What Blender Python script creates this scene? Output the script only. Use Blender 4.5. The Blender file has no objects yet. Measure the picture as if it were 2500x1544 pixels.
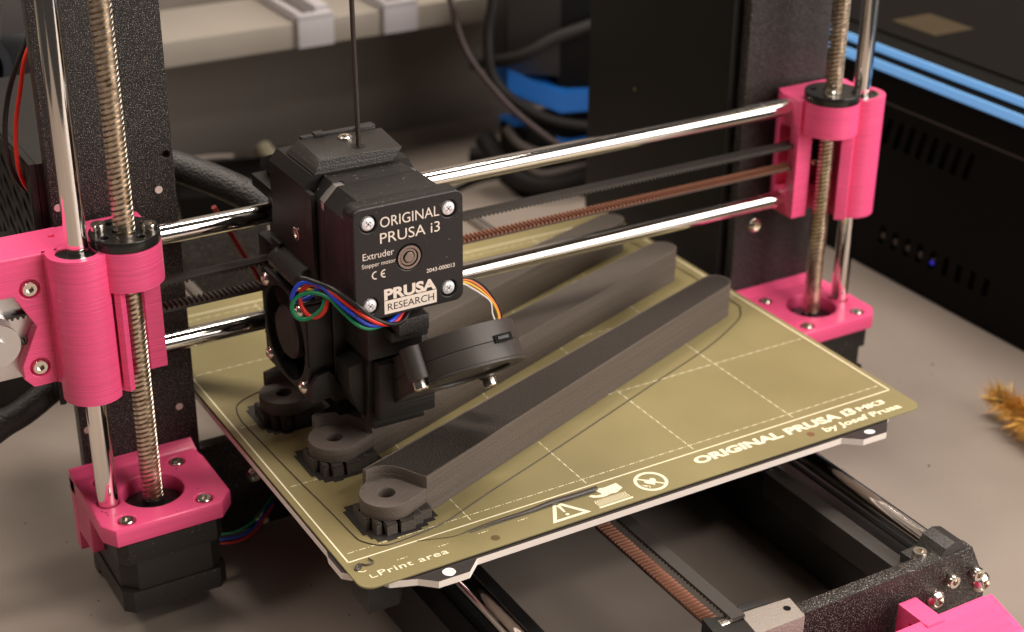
import bpy, bmesh, math, random
from mathutils import Vector, Matrix
random.seed(7)
scn = bpy.context.scene
U = 0.001                      # everything below is written in millimetres
V = Vector
# ------------------------------------------------------------------ camera
cd = bpy.data.cameras.new('camera'); cam = bpy.data.objects.new('camera', cd)
scn.collection.objects.link(cam); scn.camera = cam
rt = V((0.862078, -0.506711, 0.008132)); dn = V((-0.220010, -0.388667, -0.894725)); fw = V((0.456528, 0.769534, -0.446543))
CAM = V((-186.962, -425.509, 326.983))
M = Matrix.Identity(4)
for i in range(3):
    M[i][0] = rt[i]; M[i][1] = -dn[i]; M[i][2] = -fw[i]; M[i][3] = CAM[i]*U
cam.matrix_world = M
cd.sensor_width = 36; cd.lens = 3911.2/2500*36; cd.clip_start = 0.01; cd.clip_end = 20
cd.dof.use_dof = True; cd.dof.focus_distance = 0.572; cd.dof.aperture_fstop = 11.0
cd.dof.aperture_blades = 7
# ------------------------------------------------------------------ world and lamps (an indoor workshop)
w = bpy.data.worlds.new('World'); scn.world = w; w.use_nodes = True
bg = w.node_tree.nodes['Background']; bg.inputs[0].default_value = (0.52, 0.46, 0.41, 1); bg.inputs[1].default_value = 0.05
def area(name, loc, target, sx, sy, power, col):
    l = bpy.data.lights.new(name, 'AREA'); l.shape = 'RECTANGLE'; l.size = sx; l.size_y = sy; l.energy = power; l.color = col
    o = bpy.data.objects.new(name, l); scn.collection.objects.link(o); o.location = loc
    o.rotation_euler = (V(target)-V(loc)).to_track_quat('-Z', 'Y').to_euler(); return o
area('tube_lamp', (0.42, 0.38, 1.50), (0.15, 0.10, 0), 1.2, 0.16, 14.5, (1.0, 0.90, 0.79))
area('front_tube_lamp', (0.45, -1.12, 1.38), (0.12, 0.08, 0), 0.55, 0.12, 3.6, (1.0, 0.89, 0.79))
area('bright_wall_panel', (1.15, -1.05, 0.66), (0.12, 0.10, 0.05), 1.7, 1.15, 20.0, (1.0, 0.93, 0.86))
area('rear_tube_lamp', (0.10, 1.05, 1.32), (0.25, 0.20, 0), 1.0, 0.42, 8.5, (1.0, 0.91, 0.83))
area('left_fill_light', (-0.75, 0.45, 1.40), (0.0, 0.10, 0), 0.8, 0.3, 6.5, (1.0, 0.90, 0.79))  # unseen fill light, added to brighten the desk at lower left
scn.view_settings.view_transform = 'Standard'; scn.view_settings.look = 'None'; scn.view_settings.exposure = 0.85; scn.view_settings.gamma = 1
# ------------------------------------------------------------------ materials
def mat(name, col, rough=0.5, metal=0.0, spec=0.5, bump=None, var=None, coat=0.0, emis=None, layer=None, aniso=None):
    m = bpy.data.materials.new(name); m.use_nodes = True; nt = m.node_tree; b = nt.nodes['Principled BSDF']
    b.inputs['Base Color'].default_value = (*col, 1); b.inputs['Roughness'].default_value = rough; b.inputs['Metallic'].default_value = metal
    b.inputs['Specular IOR Level'].default_value = spec; b.inputs['Coat Weight'].default_value = coat; b.inputs['Coat Roughness'].default_value = 0.15
    geo = nt.nodes.new('ShaderNodeNewGeometry')
    def noise(scale, detail=3, sc3=(1, 1, 1)):
        mp = nt.nodes.new('ShaderNodeMapping'); mp.inputs['Scale'].default_value = sc3; nt.links.new(geo.outputs['Position'], mp.inputs['Vector'])
        n = nt.nodes.new('ShaderNodeTexNoise'); n.inputs['Scale'].default_value = scale; n.inputs['Detail'].default_value = detail
        nt.links.new(mp.outputs[0], n.inputs['Vector']); return n
    nrm = None
    if bump:                                  # (scale, strength, distance mm)
        n = noise(bump[0], 3); bp = nt.nodes.new('ShaderNodeBump'); bp.inputs['Strength'].default_value = bump[1]; bp.inputs['Distance'].default_value = bump[2]*U
        nt.links.new(n.outputs[0], bp.inputs['Height']); nrm = bp
    if layer:                                 # printed layers: (layer height mm, strength)
        mp = nt.nodes.new('ShaderNodeMapping'); mp.inputs['Scale'].default_value = (14, 14, 1000/layer[0]/2.2); nt.links.new(geo.outputs['Position'], mp.inputs['Vector'])
        n2 = nt.nodes.new('ShaderNodeTexNoise'); n2.inputs['Scale'].default_value = 1.0; n2.inputs['Detail'].default_value = 2
        nt.links.new(mp.outputs[0], n2.inputs['Vector'])
        b2 = nt.nodes.new('ShaderNodeBump'); b2.inputs['Strength'].default_value = layer[1]; b2.inputs['Distance'].default_value = 0.2*U
        nt.links.new(n2.outputs[0], b2.inputs['Height'])
        if nrm: nt.links.new(nrm.outputs[0], b2.inputs['Normal'])
        nrm = b2
        if len(layer) > 2:
            hs = nt.nodes.new('ShaderNodeHueSaturation'); hs.inputs['Color'].default_value = (*col, 1)
            mr = nt.nodes.new('ShaderNodeMapRange'); mr.inputs['From Min'].default_value = 0.3; mr.inputs['From Max'].default_value = 0.7; mr.inputs['To Min'].default_value = 1-layer[2]; mr.inputs['To Max'].default_value = 1+layer[2]
            nt.links.new(n2.outputs[0], mr.inputs['Value']); nt.links.new(mr.outputs[0], hs.inputs['Value']); nt.links.new(hs.outputs[0], b.inputs['Base Color'])
    if nrm: nt.links.new(nrm.outputs[0], b.inputs['Normal'])
    if var:                                   # (scale, other colour, lo, hi, detail)
        n = noise(var[0], var[4] if len(var) > 4 else 4); rp = nt.nodes.new('ShaderNodeMapRange')
        rp.inputs['From Min'].default_value = var[2]; rp.inputs['From Max'].default_value = var[3]; nt.links.new(n.outputs[0], rp.inputs['Value'])
        mx = nt.nodes.new('ShaderNodeMix'); mx.data_type = 'RGBA'; nt.links.new(rp.outputs[0], mx.inputs['Factor'])
        mx.inputs['A'].default_value = (*col, 1); mx.inputs['B'].default_value = (*var[1], 1); nt.links.new(mx.outputs['Result'], b.inputs['Base Color'])
    if emis: b.inputs['Emission Color'].default_value = (*emis[0], 1); b.inputs['Emission Strength'].default_value = emis[1]
    return m
PINK = mat('pink_print', (0.97, 0.105, 0.275), 0.30, layer=(0.26, 1.0, 0.09), bump=(900, 0.05, 0.1))
BLKP = mat('black_print', (0.013, 0.0115, 0.0105), 0.42, layer=(0.35, 0.55), bump=(1500, 0.25, 0.12))
BLKS = mat('black_moulded', (0.012, 0.011, 0.0105), 0.38, bump=(2500, 0.12, 0.08))
BLKR = mat('black_rough_print', (0.035, 0.031, 0.028), 0.38, bump=(1400, 1.0, 0.35))
BLKM = mat('black_motor_paint', (0.012, 0.0105, 0.0095), 0.42, bump=(1300, 0.12, 0.1), var=(900, (0.30, 0.25, 0.21), 0.70, 0.74, 2))
LAMI = mat('motor_lamination', (0.025, 0.022, 0.02), 0.45, metal=0.3, layer=(0.5, 0.8))
FRAME = mat('powder_coat', (0.013, 0.0105, 0.0095), 0.28, spec=0.38, bump=(2300, 1.0, 0.32), var=(2600, (0.45, 0.39, 0.35), 0.61, 0.70, 1))  # pale noise specks paint the coat's glints into its colour
STEEL = mat('chromed_rod', (0.86, 0.82, 0.78), 0.07, metal=1.0)
SCRW = mat('stainless_screw', (0.80, 0.74, 0.66), 0.22, metal=1.0)
ZINC = mat('zinc_screw', (0.97, 0.95, 0.97), 0.42, metal=0.55, bump=(900, 0.8, 0.4))
LEAD = mat('lead_screw_steel', (0.78, 0.69, 0.58), 0.30, metal=1.0, var=(400, (0.42, 0.33, 0.24), 0.45, 0.75))
ALU = mat('bare_aluminium', (0.80, 0.77, 0.76), 0.35, metal=1.0)
NUTP = mat('black_acetal', (0.02, 0.018, 0.017), 0.22)
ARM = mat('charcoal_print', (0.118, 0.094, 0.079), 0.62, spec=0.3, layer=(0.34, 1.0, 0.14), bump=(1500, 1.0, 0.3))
ARMT2 = mat('charcoal_top_pale_sheen', (0.080, 0.065, 0.055), 0.65, spec=0.25, bump=(1400, 1.0, 0.45))  # middle and rear arm tops: brighter reflection put into the colour
ARMT = mat('charcoal_top_dark_sheen', (0.040, 0.032, 0.027), 0.72, spec=0.2, bump=(1300, 1.0, 0.6))  # front arm top: dark reflection put into the colour
GRAIN = mat('grainy_pivot_top', (0.15, 0.122, 0.105), 0.45, bump=(1300, 1.0, 0.35))
SUPP = mat('charcoal_support', (0.075, 0.062, 0.054), 0.5, layer=(0.5, 1.0), bump=(1200, 0.8, 0.3))
BRIM = mat('charcoal_brim', (0.026, 0.021, 0.019), 0.50, bump=(1200, 0.6, 0.2))
PEI = mat('gold_sheet_coating', (0.285, 0.236, 0.108), 0.42, spec=0.5, bump=(1500, 0.6, 0.12), var=(16, (0.232, 0.192, 0.084), 0.38, 0.66, 8))
INK = mat('cream_print', (0.95, 0.86, 0.62), 0.5)
INKW = mat('white_print', (0.88, 0.76, 0.66), 0.5)
WHITE = mat('white_solder', (0.95, 0.93, 0.92), 0.3)
BEDB = mat('bed_black_mask', (0.035, 0.028, 0.028), 0.35, bump=(1500, 0.2, 0.1))
BEDE = mat('bed_edge_laminate', (0.88, 0.78, 0.71), 0.55, bump=(1500, 0.3, 0.1))
MAGN = mat('magnet_film', (0.03, 0.028, 0.027), 0.5)
BELT = mat('belt_rubber', (0.045, 0.038, 0.034), 0.45)
BELTB = mat('belt_brown_teeth', (0.30, 0.125, 0.075), 0.55)
BELTD = mat('belt_dark_teeth', (0.075, 0.045, 0.035), 0.5)
DESK = mat('grey_desk_laminate', (0.315, 0.262, 0.225), 0.42, bump=(900, 0.15, 0.15), var=(9, (0.262, 0.217, 0.187), 0.38, 0.66, 8))
WALL = mat('wall_board', (0.20, 0.170, 0.147), 0.6, var=(6, (0.175, 0.148, 0.128), 0.35, 0.65))
LEDGE = mat('beige_ledge', (0.35, 0.31, 0.265), 0.5, var=(8, (0.31, 0.275, 0.235), 0.4, 0.6))
CLIPW = mat('white_plastic_clip', (0.50, 0.47, 0.49), 0.4)
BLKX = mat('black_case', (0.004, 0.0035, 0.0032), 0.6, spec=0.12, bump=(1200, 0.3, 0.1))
PSU = mat('black_supply_case', (0.008, 0.007, 0.0065), 0.5, spec=0.25)
BLUE = mat('blue_strip', (0.20, 0.42, 0.70), 0.45, emis=((0.16, 0.42, 0.85), 0.30))
BLUEB = mat('blue_plastic', (0.01, 0.13, 0.48), 0.45)
RUBB = mat('cable_rubber', (0.012, 0.010, 0.009), 0.6, spec=0.2)
BRAID = mat('braided_sleeve', (0.018, 0.016, 0.015), 0.45, bump=(900, 1.0, 0.6))
GREYC = mat('grey_cable', (0.07, 0.056, 0.048), 0.6, spec=0.25)
W_BLUE = mat('wire_blue', (0.015, 0.06, 0.62), 0.35); W_RED = mat('wire_red', (0.75, 0.035, 0.02), 0.35)
W_GRN = mat('wire_green', (0.005, 0.25, 0.10), 0.35); W_BLK = mat('wire_black', (0.02, 0.018, 0.017), 0.35)
W_YEL = mat('wire_yellow', (0.95, 0.55, 0.05), 0.35); W_ORG = mat('wire_orange', (0.85, 0.22, 0.06), 0.35); W_WHT = mat('wire_white', (0.75, 0.68, 0.64), 0.4)
FILA = mat('dark_filament', (0.045, 0.032, 0.026), 0.35, bump=(2500, 0.3, 0.1))
GOLD = mat('brass_bristle', (0.85, 0.52, 0.13), 0.32, metal=0.75, var=(260, (0.55, 0.25, 0.05), 0.45, 0.7))
YLAB = mat('yellow_label', (0.035, 0.021, 0.004), 0.5)
IVORY = mat('ivory_plastic', (0.78, 0.70, 0.48), 0.4); PALE = mat('pale_metal_bar', (0.6, 0.5, 0.42), 0.4)
DUST = mat('dark_crumb', (0.05, 0.02, 0.015), 0.7); PDOT = mat('rivet_pale', (0.80, 0.66, 0.60), 0.35, metal=0.4); DKHOLE = mat('dark_hole', (0.003, 0.003, 0.003), 0.8)
CU = mat('copper_dot', (0.19, 0.085, 0.04), 0.5); OLIV = mat('olive_dot', (0.12, 0.08, 0.025), 0.5); BULB = mat('led_blue', (0.01, 0.01, 0.2), 0.4, emis=((0.05, 0.03, 0.9), 0.25))
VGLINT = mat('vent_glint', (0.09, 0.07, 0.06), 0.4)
# ------------------------------------------------------------------ object helpers
def base(o): return V(o['_w']) if o is not None and '_w' in o else V((0, 0, 0))
def tag(o, label=None, cat=None, group=None, kind=None):
    if label: o['label'] = label
    if cat: o['category'] = cat
    if group: o['group'] = group
    if kind: o['kind'] = kind
    return o
def thing(name, loc, label, cat, group=None):
    o = bpy.data.objects.new(name, None); scn.collection.objects.link(o); o.location = V(loc)*U; o['_w'] = tuple(loc); o.empty_display_size = 0.01
    return tag(o, label, cat, group)
def finish(me, name, m, parent, ang=35, smooth=True):
    """mesh vertices arrive in world mm"""
    if len(me.vertices):
        xs = [v.co for v in me.vertices]
        c = V(((min(v.x for v in xs)+max(v.x for v in xs))/2, (min(v.y for v in xs)+max(v.y for v in xs))/2, min(v.z for v in xs)))
    else: c = V((0, 0, 0))
    me.transform(Matrix.Scale(U, 4) @ Matrix.Translation(-c))
    ms = m if isinstance(m, (list, tuple)) else [m]
    if len(me.materials): me.materials.clear()
    for k in ms: me.materials.append(k)
    if smooth:
        me.shade_smooth(); me.set_sharp_from_angle(angle=math.radians(ang))
    o = bpy.data.objects.new(name, me); scn.collection.objects.link(o)
    o.parent = parent; o.location = (c-base(parent))*U; o['_w'] = tuple(c)
    return o
def obj(name, bm, m, parent=None, ang=35, smooth=True):
    me = bpy.data.meshes.new(name); bm.normal_update(); bm.to_mesh(me); bm.free()
    return finish(me, name, m, parent, ang, smooth)
def dup(o, d, parent, name=None):
    """copy of a part (shared mesh) moved by d mm, under parent"""
    c = o.copy(); scn.collection.objects.link(c); p = V(o['_w'])+V(d); c['_w'] = tuple(p); c.parent = parent; c.location = (p-base(parent))*U
    for ch in list(o.children):
        dup(ch, d, c)
    return c
def B(): return bmesh.new()
def bev(bm, faces, b, seg=2):
    es = list({e for f in faces for e in f.edges})
    bmesh.ops.bevel(bm, geom=es, offset=b, segments=seg, affect='EDGES', profile=0.7, clamp_overlap=True)
def box(bm, x0, x1, y0, y1, z0, z1, b=0.0, mi=0, seg=2, xf=None):
    t = bmesh.new(); r = bmesh.ops.create_cube(t, size=1)
    for v in r['verts']: v.co = V(((x0+x1)/2+v.co.x*(x1-x0), (y0+y1)/2+v.co.y*(y1-y0), (z0+z1)/2+v.co.z*(z1-z0)))
    if b: bev(t, list(t.faces), b, seg)
    return merge(bm, t, mi, xf)
def merge(bm, t, mi=0, xf=None):
    if xf is not None: bmesh.ops.transform(t, matrix=xf, verts=t.verts)
    for f in t.faces: f.material_index = mi
    me = bpy.data.meshes.new('tmp'); t.to_mesh(me); t.free(); bm.from_mesh(me); bpy.data.meshes.remove(me)
def prism(bm, pts, a, b, axis='z', bv=0.0, mi=0, seg=2, xf=None):
    """polygon extruded: axis z -> pts (x,y); axis y -> pts (x,z); axis x -> pts (y,z)"""
    t = bmesh.new()
    def P(p, h): return {'z': (p[0], p[1], h), 'y': (p[0], h, p[1]), 'x': (h, p[0], p[1])}[axis]
    lo = [t.verts.new(P(p, a)) for p in pts]; hi = [t.verts.new(P(p, b)) for p in pts]
    n = len(pts); t.faces.new(lo); t.faces.new(hi)
    for i in range(n): t.faces.new((lo[i], lo[(i+1) % n], hi[(i+1) % n], hi[i]))
    bmesh.ops.recalc_face_normals(t, faces=t.faces)
    if bv:
        caps = [f for f in t.faces if len(f.verts) == n]; es = list({e for f in caps for e in f.edges})
        bmesh.ops.bevel(t, geom=es, offset=bv, segments=seg, affect='EDGES', profile=0.7, clamp_overlap=True)
    return merge(bm, t, mi, xf)
def frame_of(d, up=None):
    d = V(d).normalized(); u = V((0, 0, 1)) if abs(d.z) < 0.95 else V((0, 1, 0))
    x = u.cross(d).normalized(); y = d.cross(x); return x, y, d
def lathe(bm, prof, p0, d, seg=32, mi=0, hexin=None):
    """profile [(radius, height along d)]"""
    x, y, z = frame_of(d); t = bmesh.new(); rings = []
    for (r, h) in prof:
        rr = []
        for k in range(seg):
            a = 2*math.pi*k/seg
            if r < 1e-6: 
                if k == 0: q = t.verts.new(V(p0)+z*h)
                rr.append(q)
            else: rr.append(t.verts.new(V(p0)+z*h+x*(r*math.cos(a))+y*(r*math.sin(a))))
        rings.append((r, rr))
    for (r0, a), (r1, b) in zip(rings, rings[1:]):
        for k in range(seg):
            k2 = (k+1) % seg
            if r0 < 1e-6 and r1 < 1e-6: continue
            if r0 < 1e-6: t.faces.new((a[0], b[k2], b[k]))
            elif r1 < 1e-6: t.faces.new((a[k], a[k2], b[0]))
            else: t.faces.new((a[k], a[k2], b[k2], b[k]))
    bmesh.ops.recalc_face_normals(t, faces=t.faces)
    merge(bm, t, mi)
def cyl(bm, p0, p1, r, seg=32, mi=0, b=0.0, r2=None):
    p0 = V(p0); p1 = V(p1); L = (p1-p0).length; r2 = r if r2 is None else r2
    pr = [(0, 0), (r-b, 0), (r, b), (r2, L-b), (r2-b, L), (0, L)] if b else [(0, 0), (r, 0), (r2, L), (0, L)]
    lathe(bm, pr, p0, p1-p0, seg, mi)
def spline(pts, n=10):
    pts = [V(p) for p in pts]; out = []
    P = [pts[0]*2-pts[1]]+pts+[pts[-1]*2-pts[-2]]
    for i in range(1, len(P)-2):
        for k in range(n):
            t = k/n; a, b, c, d = P[i-1], P[i], P[i+1], P[i+2]
            out.append(0.5*((2*b)+(c-a)*t+(2*a-5*b+4*c-d)*t*t+(3*b-a-3*c+d)*t**3))
    out.append(pts[-1]); return out
def tube(bm, pts, r, seg=10, smooth=8, mi=0, flat=1.0, closed=False):
    P = spline(pts, smooth) if smooth > 1 else [V(p) for p in pts]
    n = len(P); t = bmesh.new(); rings = []; prev = None
    for i, p in enumerate(P):
        d = (P[min(i+1, n-1)]-P[max(i-1, 0)]).normalized()
        if prev is None: x, y, _ = frame_of(d)
        else:
            x = (prev-d*prev.dot(d)).normalized(); y = d.cross(x)
        prev = x
        rr = r(i/(n-1)) if callable(r) else r
        if flat != 1.0:      # flattened towards the sheet
            x = V((0, 0, 1)).cross(d).normalized(); y = V((0, 0, 1)); prev = x
        rings.append([t.verts.new(p+x*(rr*math.cos(2*math.pi*k/seg))+y*(rr*flat*math.sin(2*math.pi*k/seg))) for k in range(seg)])
    for a, b in zip(rings, rings[1:]):
        for k in range(seg): t.faces.new((a[k], a[(k+1) % seg], b[(k+1) % seg], b[k]))
    if closed:
        a, b = rings[-1], rings[0]
        # nearest matching
        for k in range(seg): t.faces.new((a[k], a[(k+1) % seg], b[(k+1) % seg], b[k]))
    else: t.faces.new(list(reversed(rings[0]))); t.faces.new(rings[-1])
    bmesh.ops.recalc_face_normals(t, faces=t.faces)
    merge(bm, t, mi)
def plate_mesh(loops, th, bevel=0.0, ex=(1, 0, 0), ey=(0, 1, 0), o=(0, 0, 0), res=1):
    """flat plate with holes: loops of 2D points; front face at o, thickness th backwards along ex x ey"""
    c = bpy.data.curves.new('c', 'CURVE'); c.dimensions = '2D'; c.fill_mode = 'BOTH'; c.extrude = max(th/2-bevel, 0.0); c.bevel_depth = bevel; c.bevel_resolution = res; c.offset = -bevel
    for L in loops:
        s = c.splines.new('POLY'); s.points.add(len(L)-1); s.use_cyclic_u = True
        for i, p in enumerate(L): s.points[i].co = (p[0], p[1], 0, 1)
    oo = bpy.data.objects.new('c', c); me = bpy.data.meshes.new_from_object(oo); bpy.data.objects.remove(oo); bpy.data.curves.remove(c)
    ex = V(ex); ey = V(ey); n = ex.cross(ey); m = Matrix.Identity(4)
    for i in range(3): m[i][0] = ex[i]; m[i][1] = ey[i]; m[i][2] = n[i]; m[i][3] = V(o)[i]-n[i]*th/2
    me.transform(m); return me
def circ(cx, cy, r, n=32, a0=0): return [(cx+r*math.cos(a0+2*math.pi*k/n), cy+r*math.sin(a0+2*math.pi*k/n)) for k in range(n)]
def text(name, s, o, ex, ey, width, height, m, parent, bold=0.0, lift=0.07, sp=1.0):
    c = bpy.data.curves.new('t', 'FONT'); c.body = s; c.size = 1; c.offset = bold; c.space_character = sp; c.resolution_u = 4
    oo = bpy.data.objects.new('t', c); me = bpy.data.meshes.new_from_object(oo); bpy.data.objects.remove(oo); bpy.data.curves.remove(c)
    xs = [v.co.x for v in me.vertices]; ys = [v.co.y for v in me.vertices]
    x0, x1 = min(xs), max(xs); y1 = max(ys); sx = width/(x1-x0); sy = height/y1
    ex = V(ex).normalized(); ey = V(ey).normalized(); n = ex.cross(ey)
    for v in me.vertices: v.co = V(o)+ex*((v.co.x-x0)*sx)+ey*(v.co.y*sy)+n*lift
    return finish(me, name, m, parent, smooth=False)
def strips(name, segs, wd, z, m, parent, ex=V((1, 0, 0)), ey=V((0, 1, 0)), o=V((0, 0, 0))):
    bm = B(); n = ex.cross(ey)
    for (a, b) in segs:
        a = V((a[0], a[1])); b = V((b[0], b[1])); d = (b-a).normalized(); q = V((-d.y, d.x))*wd/2
        bm.faces.new([bm.verts.new(o+ex*p.x+ey*p.y+n*z) for p in (a-q, b-q, b+q, a+q)])
    return obj(name, bm, m, parent, smooth=False)
def mesh_join(bm, me, mi=0, xf=None):
    t = bmesh.new(); t.from_mesh(me); bpy.data.meshes.remove(me); merge(bm, t, mi, xf)
# screw heads -------------------------------------------------
def socket(name, p, d, r, h, parent, m=SCRW, dome=False):
    """cap screw: p = seat of the head, d = direction the head points"""
    bm = B(); hr = r*0.52
    prof = [(r*0.98, 0), (r, h*0.15), (r, h*0.80), (r*0.90, h), (hr*1.12, h)] if not dome else [(r, 0), (r*0.985, h*0.22), (r*0.88, h*0.55), (r*0.70, h*0.85), (hr*1.10, h)]
    x, y, z = frame_of(d); t = bmesh.new(); rings = []
    S = 24
    for (rr, hh) in prof: rings.append([t.verts.new(V(p)+z*hh+x*(rr*math.cos(2*math.pi*k/S))+y*(rr*math.sin(2*math.pi*k/S))) for k in range(S)])
    def hexr(a): a = (a+math.pi/6) % (math.pi/3)-math.pi/6; return hr*0.9/math.cos(a)
    for hh in (h, h*0.35): rings.append([t.verts.new(V(p)+z*hh+x*(hexr(2*math.pi*k/S)*math.cos(2*math.pi*k/S))+y*(hexr(2*math.pi*k/S)*math.sin(2*math.pi*k/S))) for k in range(S)])
    for a, b in zip(rings, rings[1:]):
        for k in range(S): t.faces.new((a[k], a[(k+1) % S], b[(k+1) % S], b[k]))
    t.faces.new(rings[-1]); bmesh.ops.recalc_face_normals(t, faces=t.faces); merge(bm, t, 0)
    return obj(name, bm, m, parent, ang=28)
def ring(bm, p, d, r0, r1, h, seg=40, mi=0):
    lathe(bm, [(r0, 0), (r1, 0), (r1, h), (r0, h), (r0, 0)], p, d, seg, mi)
# ------------------------------------------------------------------ setting
bm = B(); box(bm, -700, 1400, -500, 551, -88, -68)
for PM, sc_, lo_, hi_ in ((DESK, 30, 0.34, 0.60), (PEI, 14, 0.30, 0.56)):
  nt = PM.node_tree; geo_ = nt.nodes.new('ShaderNodeNewGeometry'); n_ = nt.nodes.new('ShaderNodeTexNoise'); n_.inputs['Scale'].default_value = sc_; n_.inputs['Detail'].default_value = 8
  nt.links.new(geo_.outputs['Position'], n_.inputs['Vector']); m_ = nt.nodes.new('ShaderNodeMapRange'); m_.inputs['To Min'].default_value = lo_; m_.inputs['To Max'].default_value = hi_
  nt.links.new(n_.outputs[0], m_.inputs['Value']); nt.links.new(m_.outputs[0], nt.nodes['Principled BSDF'].inputs['Roughness'])
desk = obj('desk', bm, DESK); tag(desk, kind='structure')
bm = B(); box(bm, -900, 1600, 552, 572, -500, 900); wall = obj('wall', bm, WALL); tag(wall, kind='structure')
# ------------------------------------------------------------------ printer
PR = thing('desktop_3d_printer', (129, 130, -68), 'black framed desktop 3D printer with pink printed brackets and chromed rods', '3D printer')
ZY = 102
# portal frame: uprights joined by a crossbar far above and a sill below
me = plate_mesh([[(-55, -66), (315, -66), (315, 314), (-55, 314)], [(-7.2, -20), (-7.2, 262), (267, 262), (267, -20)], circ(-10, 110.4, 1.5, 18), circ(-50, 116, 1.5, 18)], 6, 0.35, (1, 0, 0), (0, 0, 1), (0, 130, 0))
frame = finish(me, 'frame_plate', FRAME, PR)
for (x, z) in ((-14.2, 97), (-52.7, 97.4), (-14.4, 2.3), (-52.3, 2.3)):
    bm = B(); cyl(bm, (x, 129.7, z), (x, 129.55, z), 1.5, 20); obj('rivet', bm, PDOT, frame)
for (x, z) in ((17.5, -62.5), (15.3, -39.5), (278.6, 20.5)): socket('frame_screw', (x, 130, z), (0, -1, 0), 4.0, 2.4, frame, dome=True)
# ---- z axis: mounts, motors, rods, screws
def z_side(x, rx, s, xe):
    """x screw, rx rod, s=-1 left / +1 right"""
    T = -15.0
    xi, xo = (x+27.5*-s), (x+s*26)      # inner / outer sides
    lo, hi = sorted((xi, xo))
    c = 5.5
    out = [(lo+c, 80.5), (hi-c, 80.5), (hi, 80.5+c), (hi, 122), (hi-0.5, 129.5), (lo+0.5, 129.5), (lo, 122), (lo, 80.5+c)]
    if s < 0: out = [(-58.5, 80.5), (-16.5, 80.5), (-10.5, 87.5), (-10.5, 116), (-12.5, 129.5), (-62, 129.5), (-62, 104), (-62.5, 87)]
    else: out = [(272.5, 80), (315, 80), (320.5, 86.5), (320.5, 116), (319, 129.5), (269.5, 129.5), (269, 116), (269, 84)]
    me = plate_mesh([out, circ(x, ZY, 12, 44), circ(rx, ZY, 4.35, 24)]+[circ(x+a*15.5, ZY+b*15.5, 3.3, 20) for a in (-1, 1) for b in (-1, 1)], 7.6, 0.9, (1, 0, 0), (0, 1, 0), (0, 0, T))
    b = B(); mesh_join(b, me)
    # vertical back plate that bolts to the frame, with its sloping lip
    bl, bh = (-62, -11) if s < 0 else (269.5, 320)
    prism(b, [(122.5, T-0.3), (129.4, T+2.2), (129.4, T-33), (124.2, T-33), (123.2, T-12)], bl, bh, 'x', 0.4)
    box(b, bl+0.15, bl+6.5, 106, 129.2, T-24, T-4, 0.8)
    for f in b.faces: pass
    mt = obj('z_motor_mount', b, PINK, PR)
    # seats and screws
    for a in (-1, 1):
        for q in (-1, 1):
            socket('mount_screw', (x+a*15.5, ZY+q*15.5, T-1.9), (0, 0, 1), 2.8, 2.1, mt)
    # motor
    mo = B(); h = 21.1; cc = 4.6
    sq = lambda e, cc: [(x-e+cc, ZY-e), (x+e-cc, ZY-e), (x+e, ZY-e+cc), (x+e, ZY+e-cc), (x+e-cc, ZY+e), (x-e+cc, ZY+e), (x-e, ZY+e-cc), (x-e, ZY-e+cc)]
    Z1 = T-7.9
    prism(mo, sq(h-0.1, 3.4), Z1-9, Z1, 'z', 0.4)
    m1 = obj('stepper_motor', mo, BLKM, PR)
    b2 = B(); prism(b2, sq(h-0.7, 5.6), Z1-22, Z1-9.05, 'z', 0.15); obj('lamination_stack', b2, LAMI, m1)
    b3 = B(); prism(b3, sq(h-0.1, 3.4), Z1-31.5, Z1-22.05, 'z', 0.6); obj('end_cap', b3, BLKM, m1)
    b4 = B(); cyl(b4, (x, ZY, Z1), (x, ZY, Z1+1.9), 11, 40, b=0.3); cyl(b4, (x, ZY, Z1), (x, ZY, Z1+5.5), 4.2, 24, b=0.5); obj('shaft_collar', b4, NUTP, m1)
    b5 = B(); cyl(b5, (rx, ZY, T-12), (rx, ZY, 300), 4.0, 40, b=0.4); obj('z_smooth_rod', b5, STEEL, PR)
    return mt
z_side(-37.0, -54.7, -1, 0)
z_side(294.8, 312.3, 1, 0)
# lead screw with a real four-start trapezoid thread
def screw_mesh(x):
    seg = 36; vs = []; fs = []; z0 = -30.0; pr = ((0.0, 4.0), (1.05, 4.0), (1.48, 2.85), (1.56, 2.85)); rows = 124*4
    for i in range(rows):
        zz = z0+2.0*(i//4)+pr[i % 4][0]*1.03; rr = pr[i % 4][1]
        for k in range(seg):
            a = 2*math.pi*k/seg; vs.append((x+rr*math.cos(a), ZY+rr*math.sin(a), zz+8.0*k/seg))
    for i in range(rows-17):
        for k in range(seg):
            if k < seg-1: fs.append((i*seg+k, i*seg+k+1, (i+1)*seg+k+1, (i+1)*seg+k))
            else: fs.append((i*seg+k, (i+16)*seg, (i+17)*seg, (i+1)*seg+k))
    me = bpy.data.meshes.new('lead_screw'); me.from_pydata(vs, [], fs); me.update(); return me
ls = finish(screw_mesh(-37.0), 'lead_screw', LEAD, PR, ang=30)
dup(ls, (331.8, 0, 0), PR)
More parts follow.
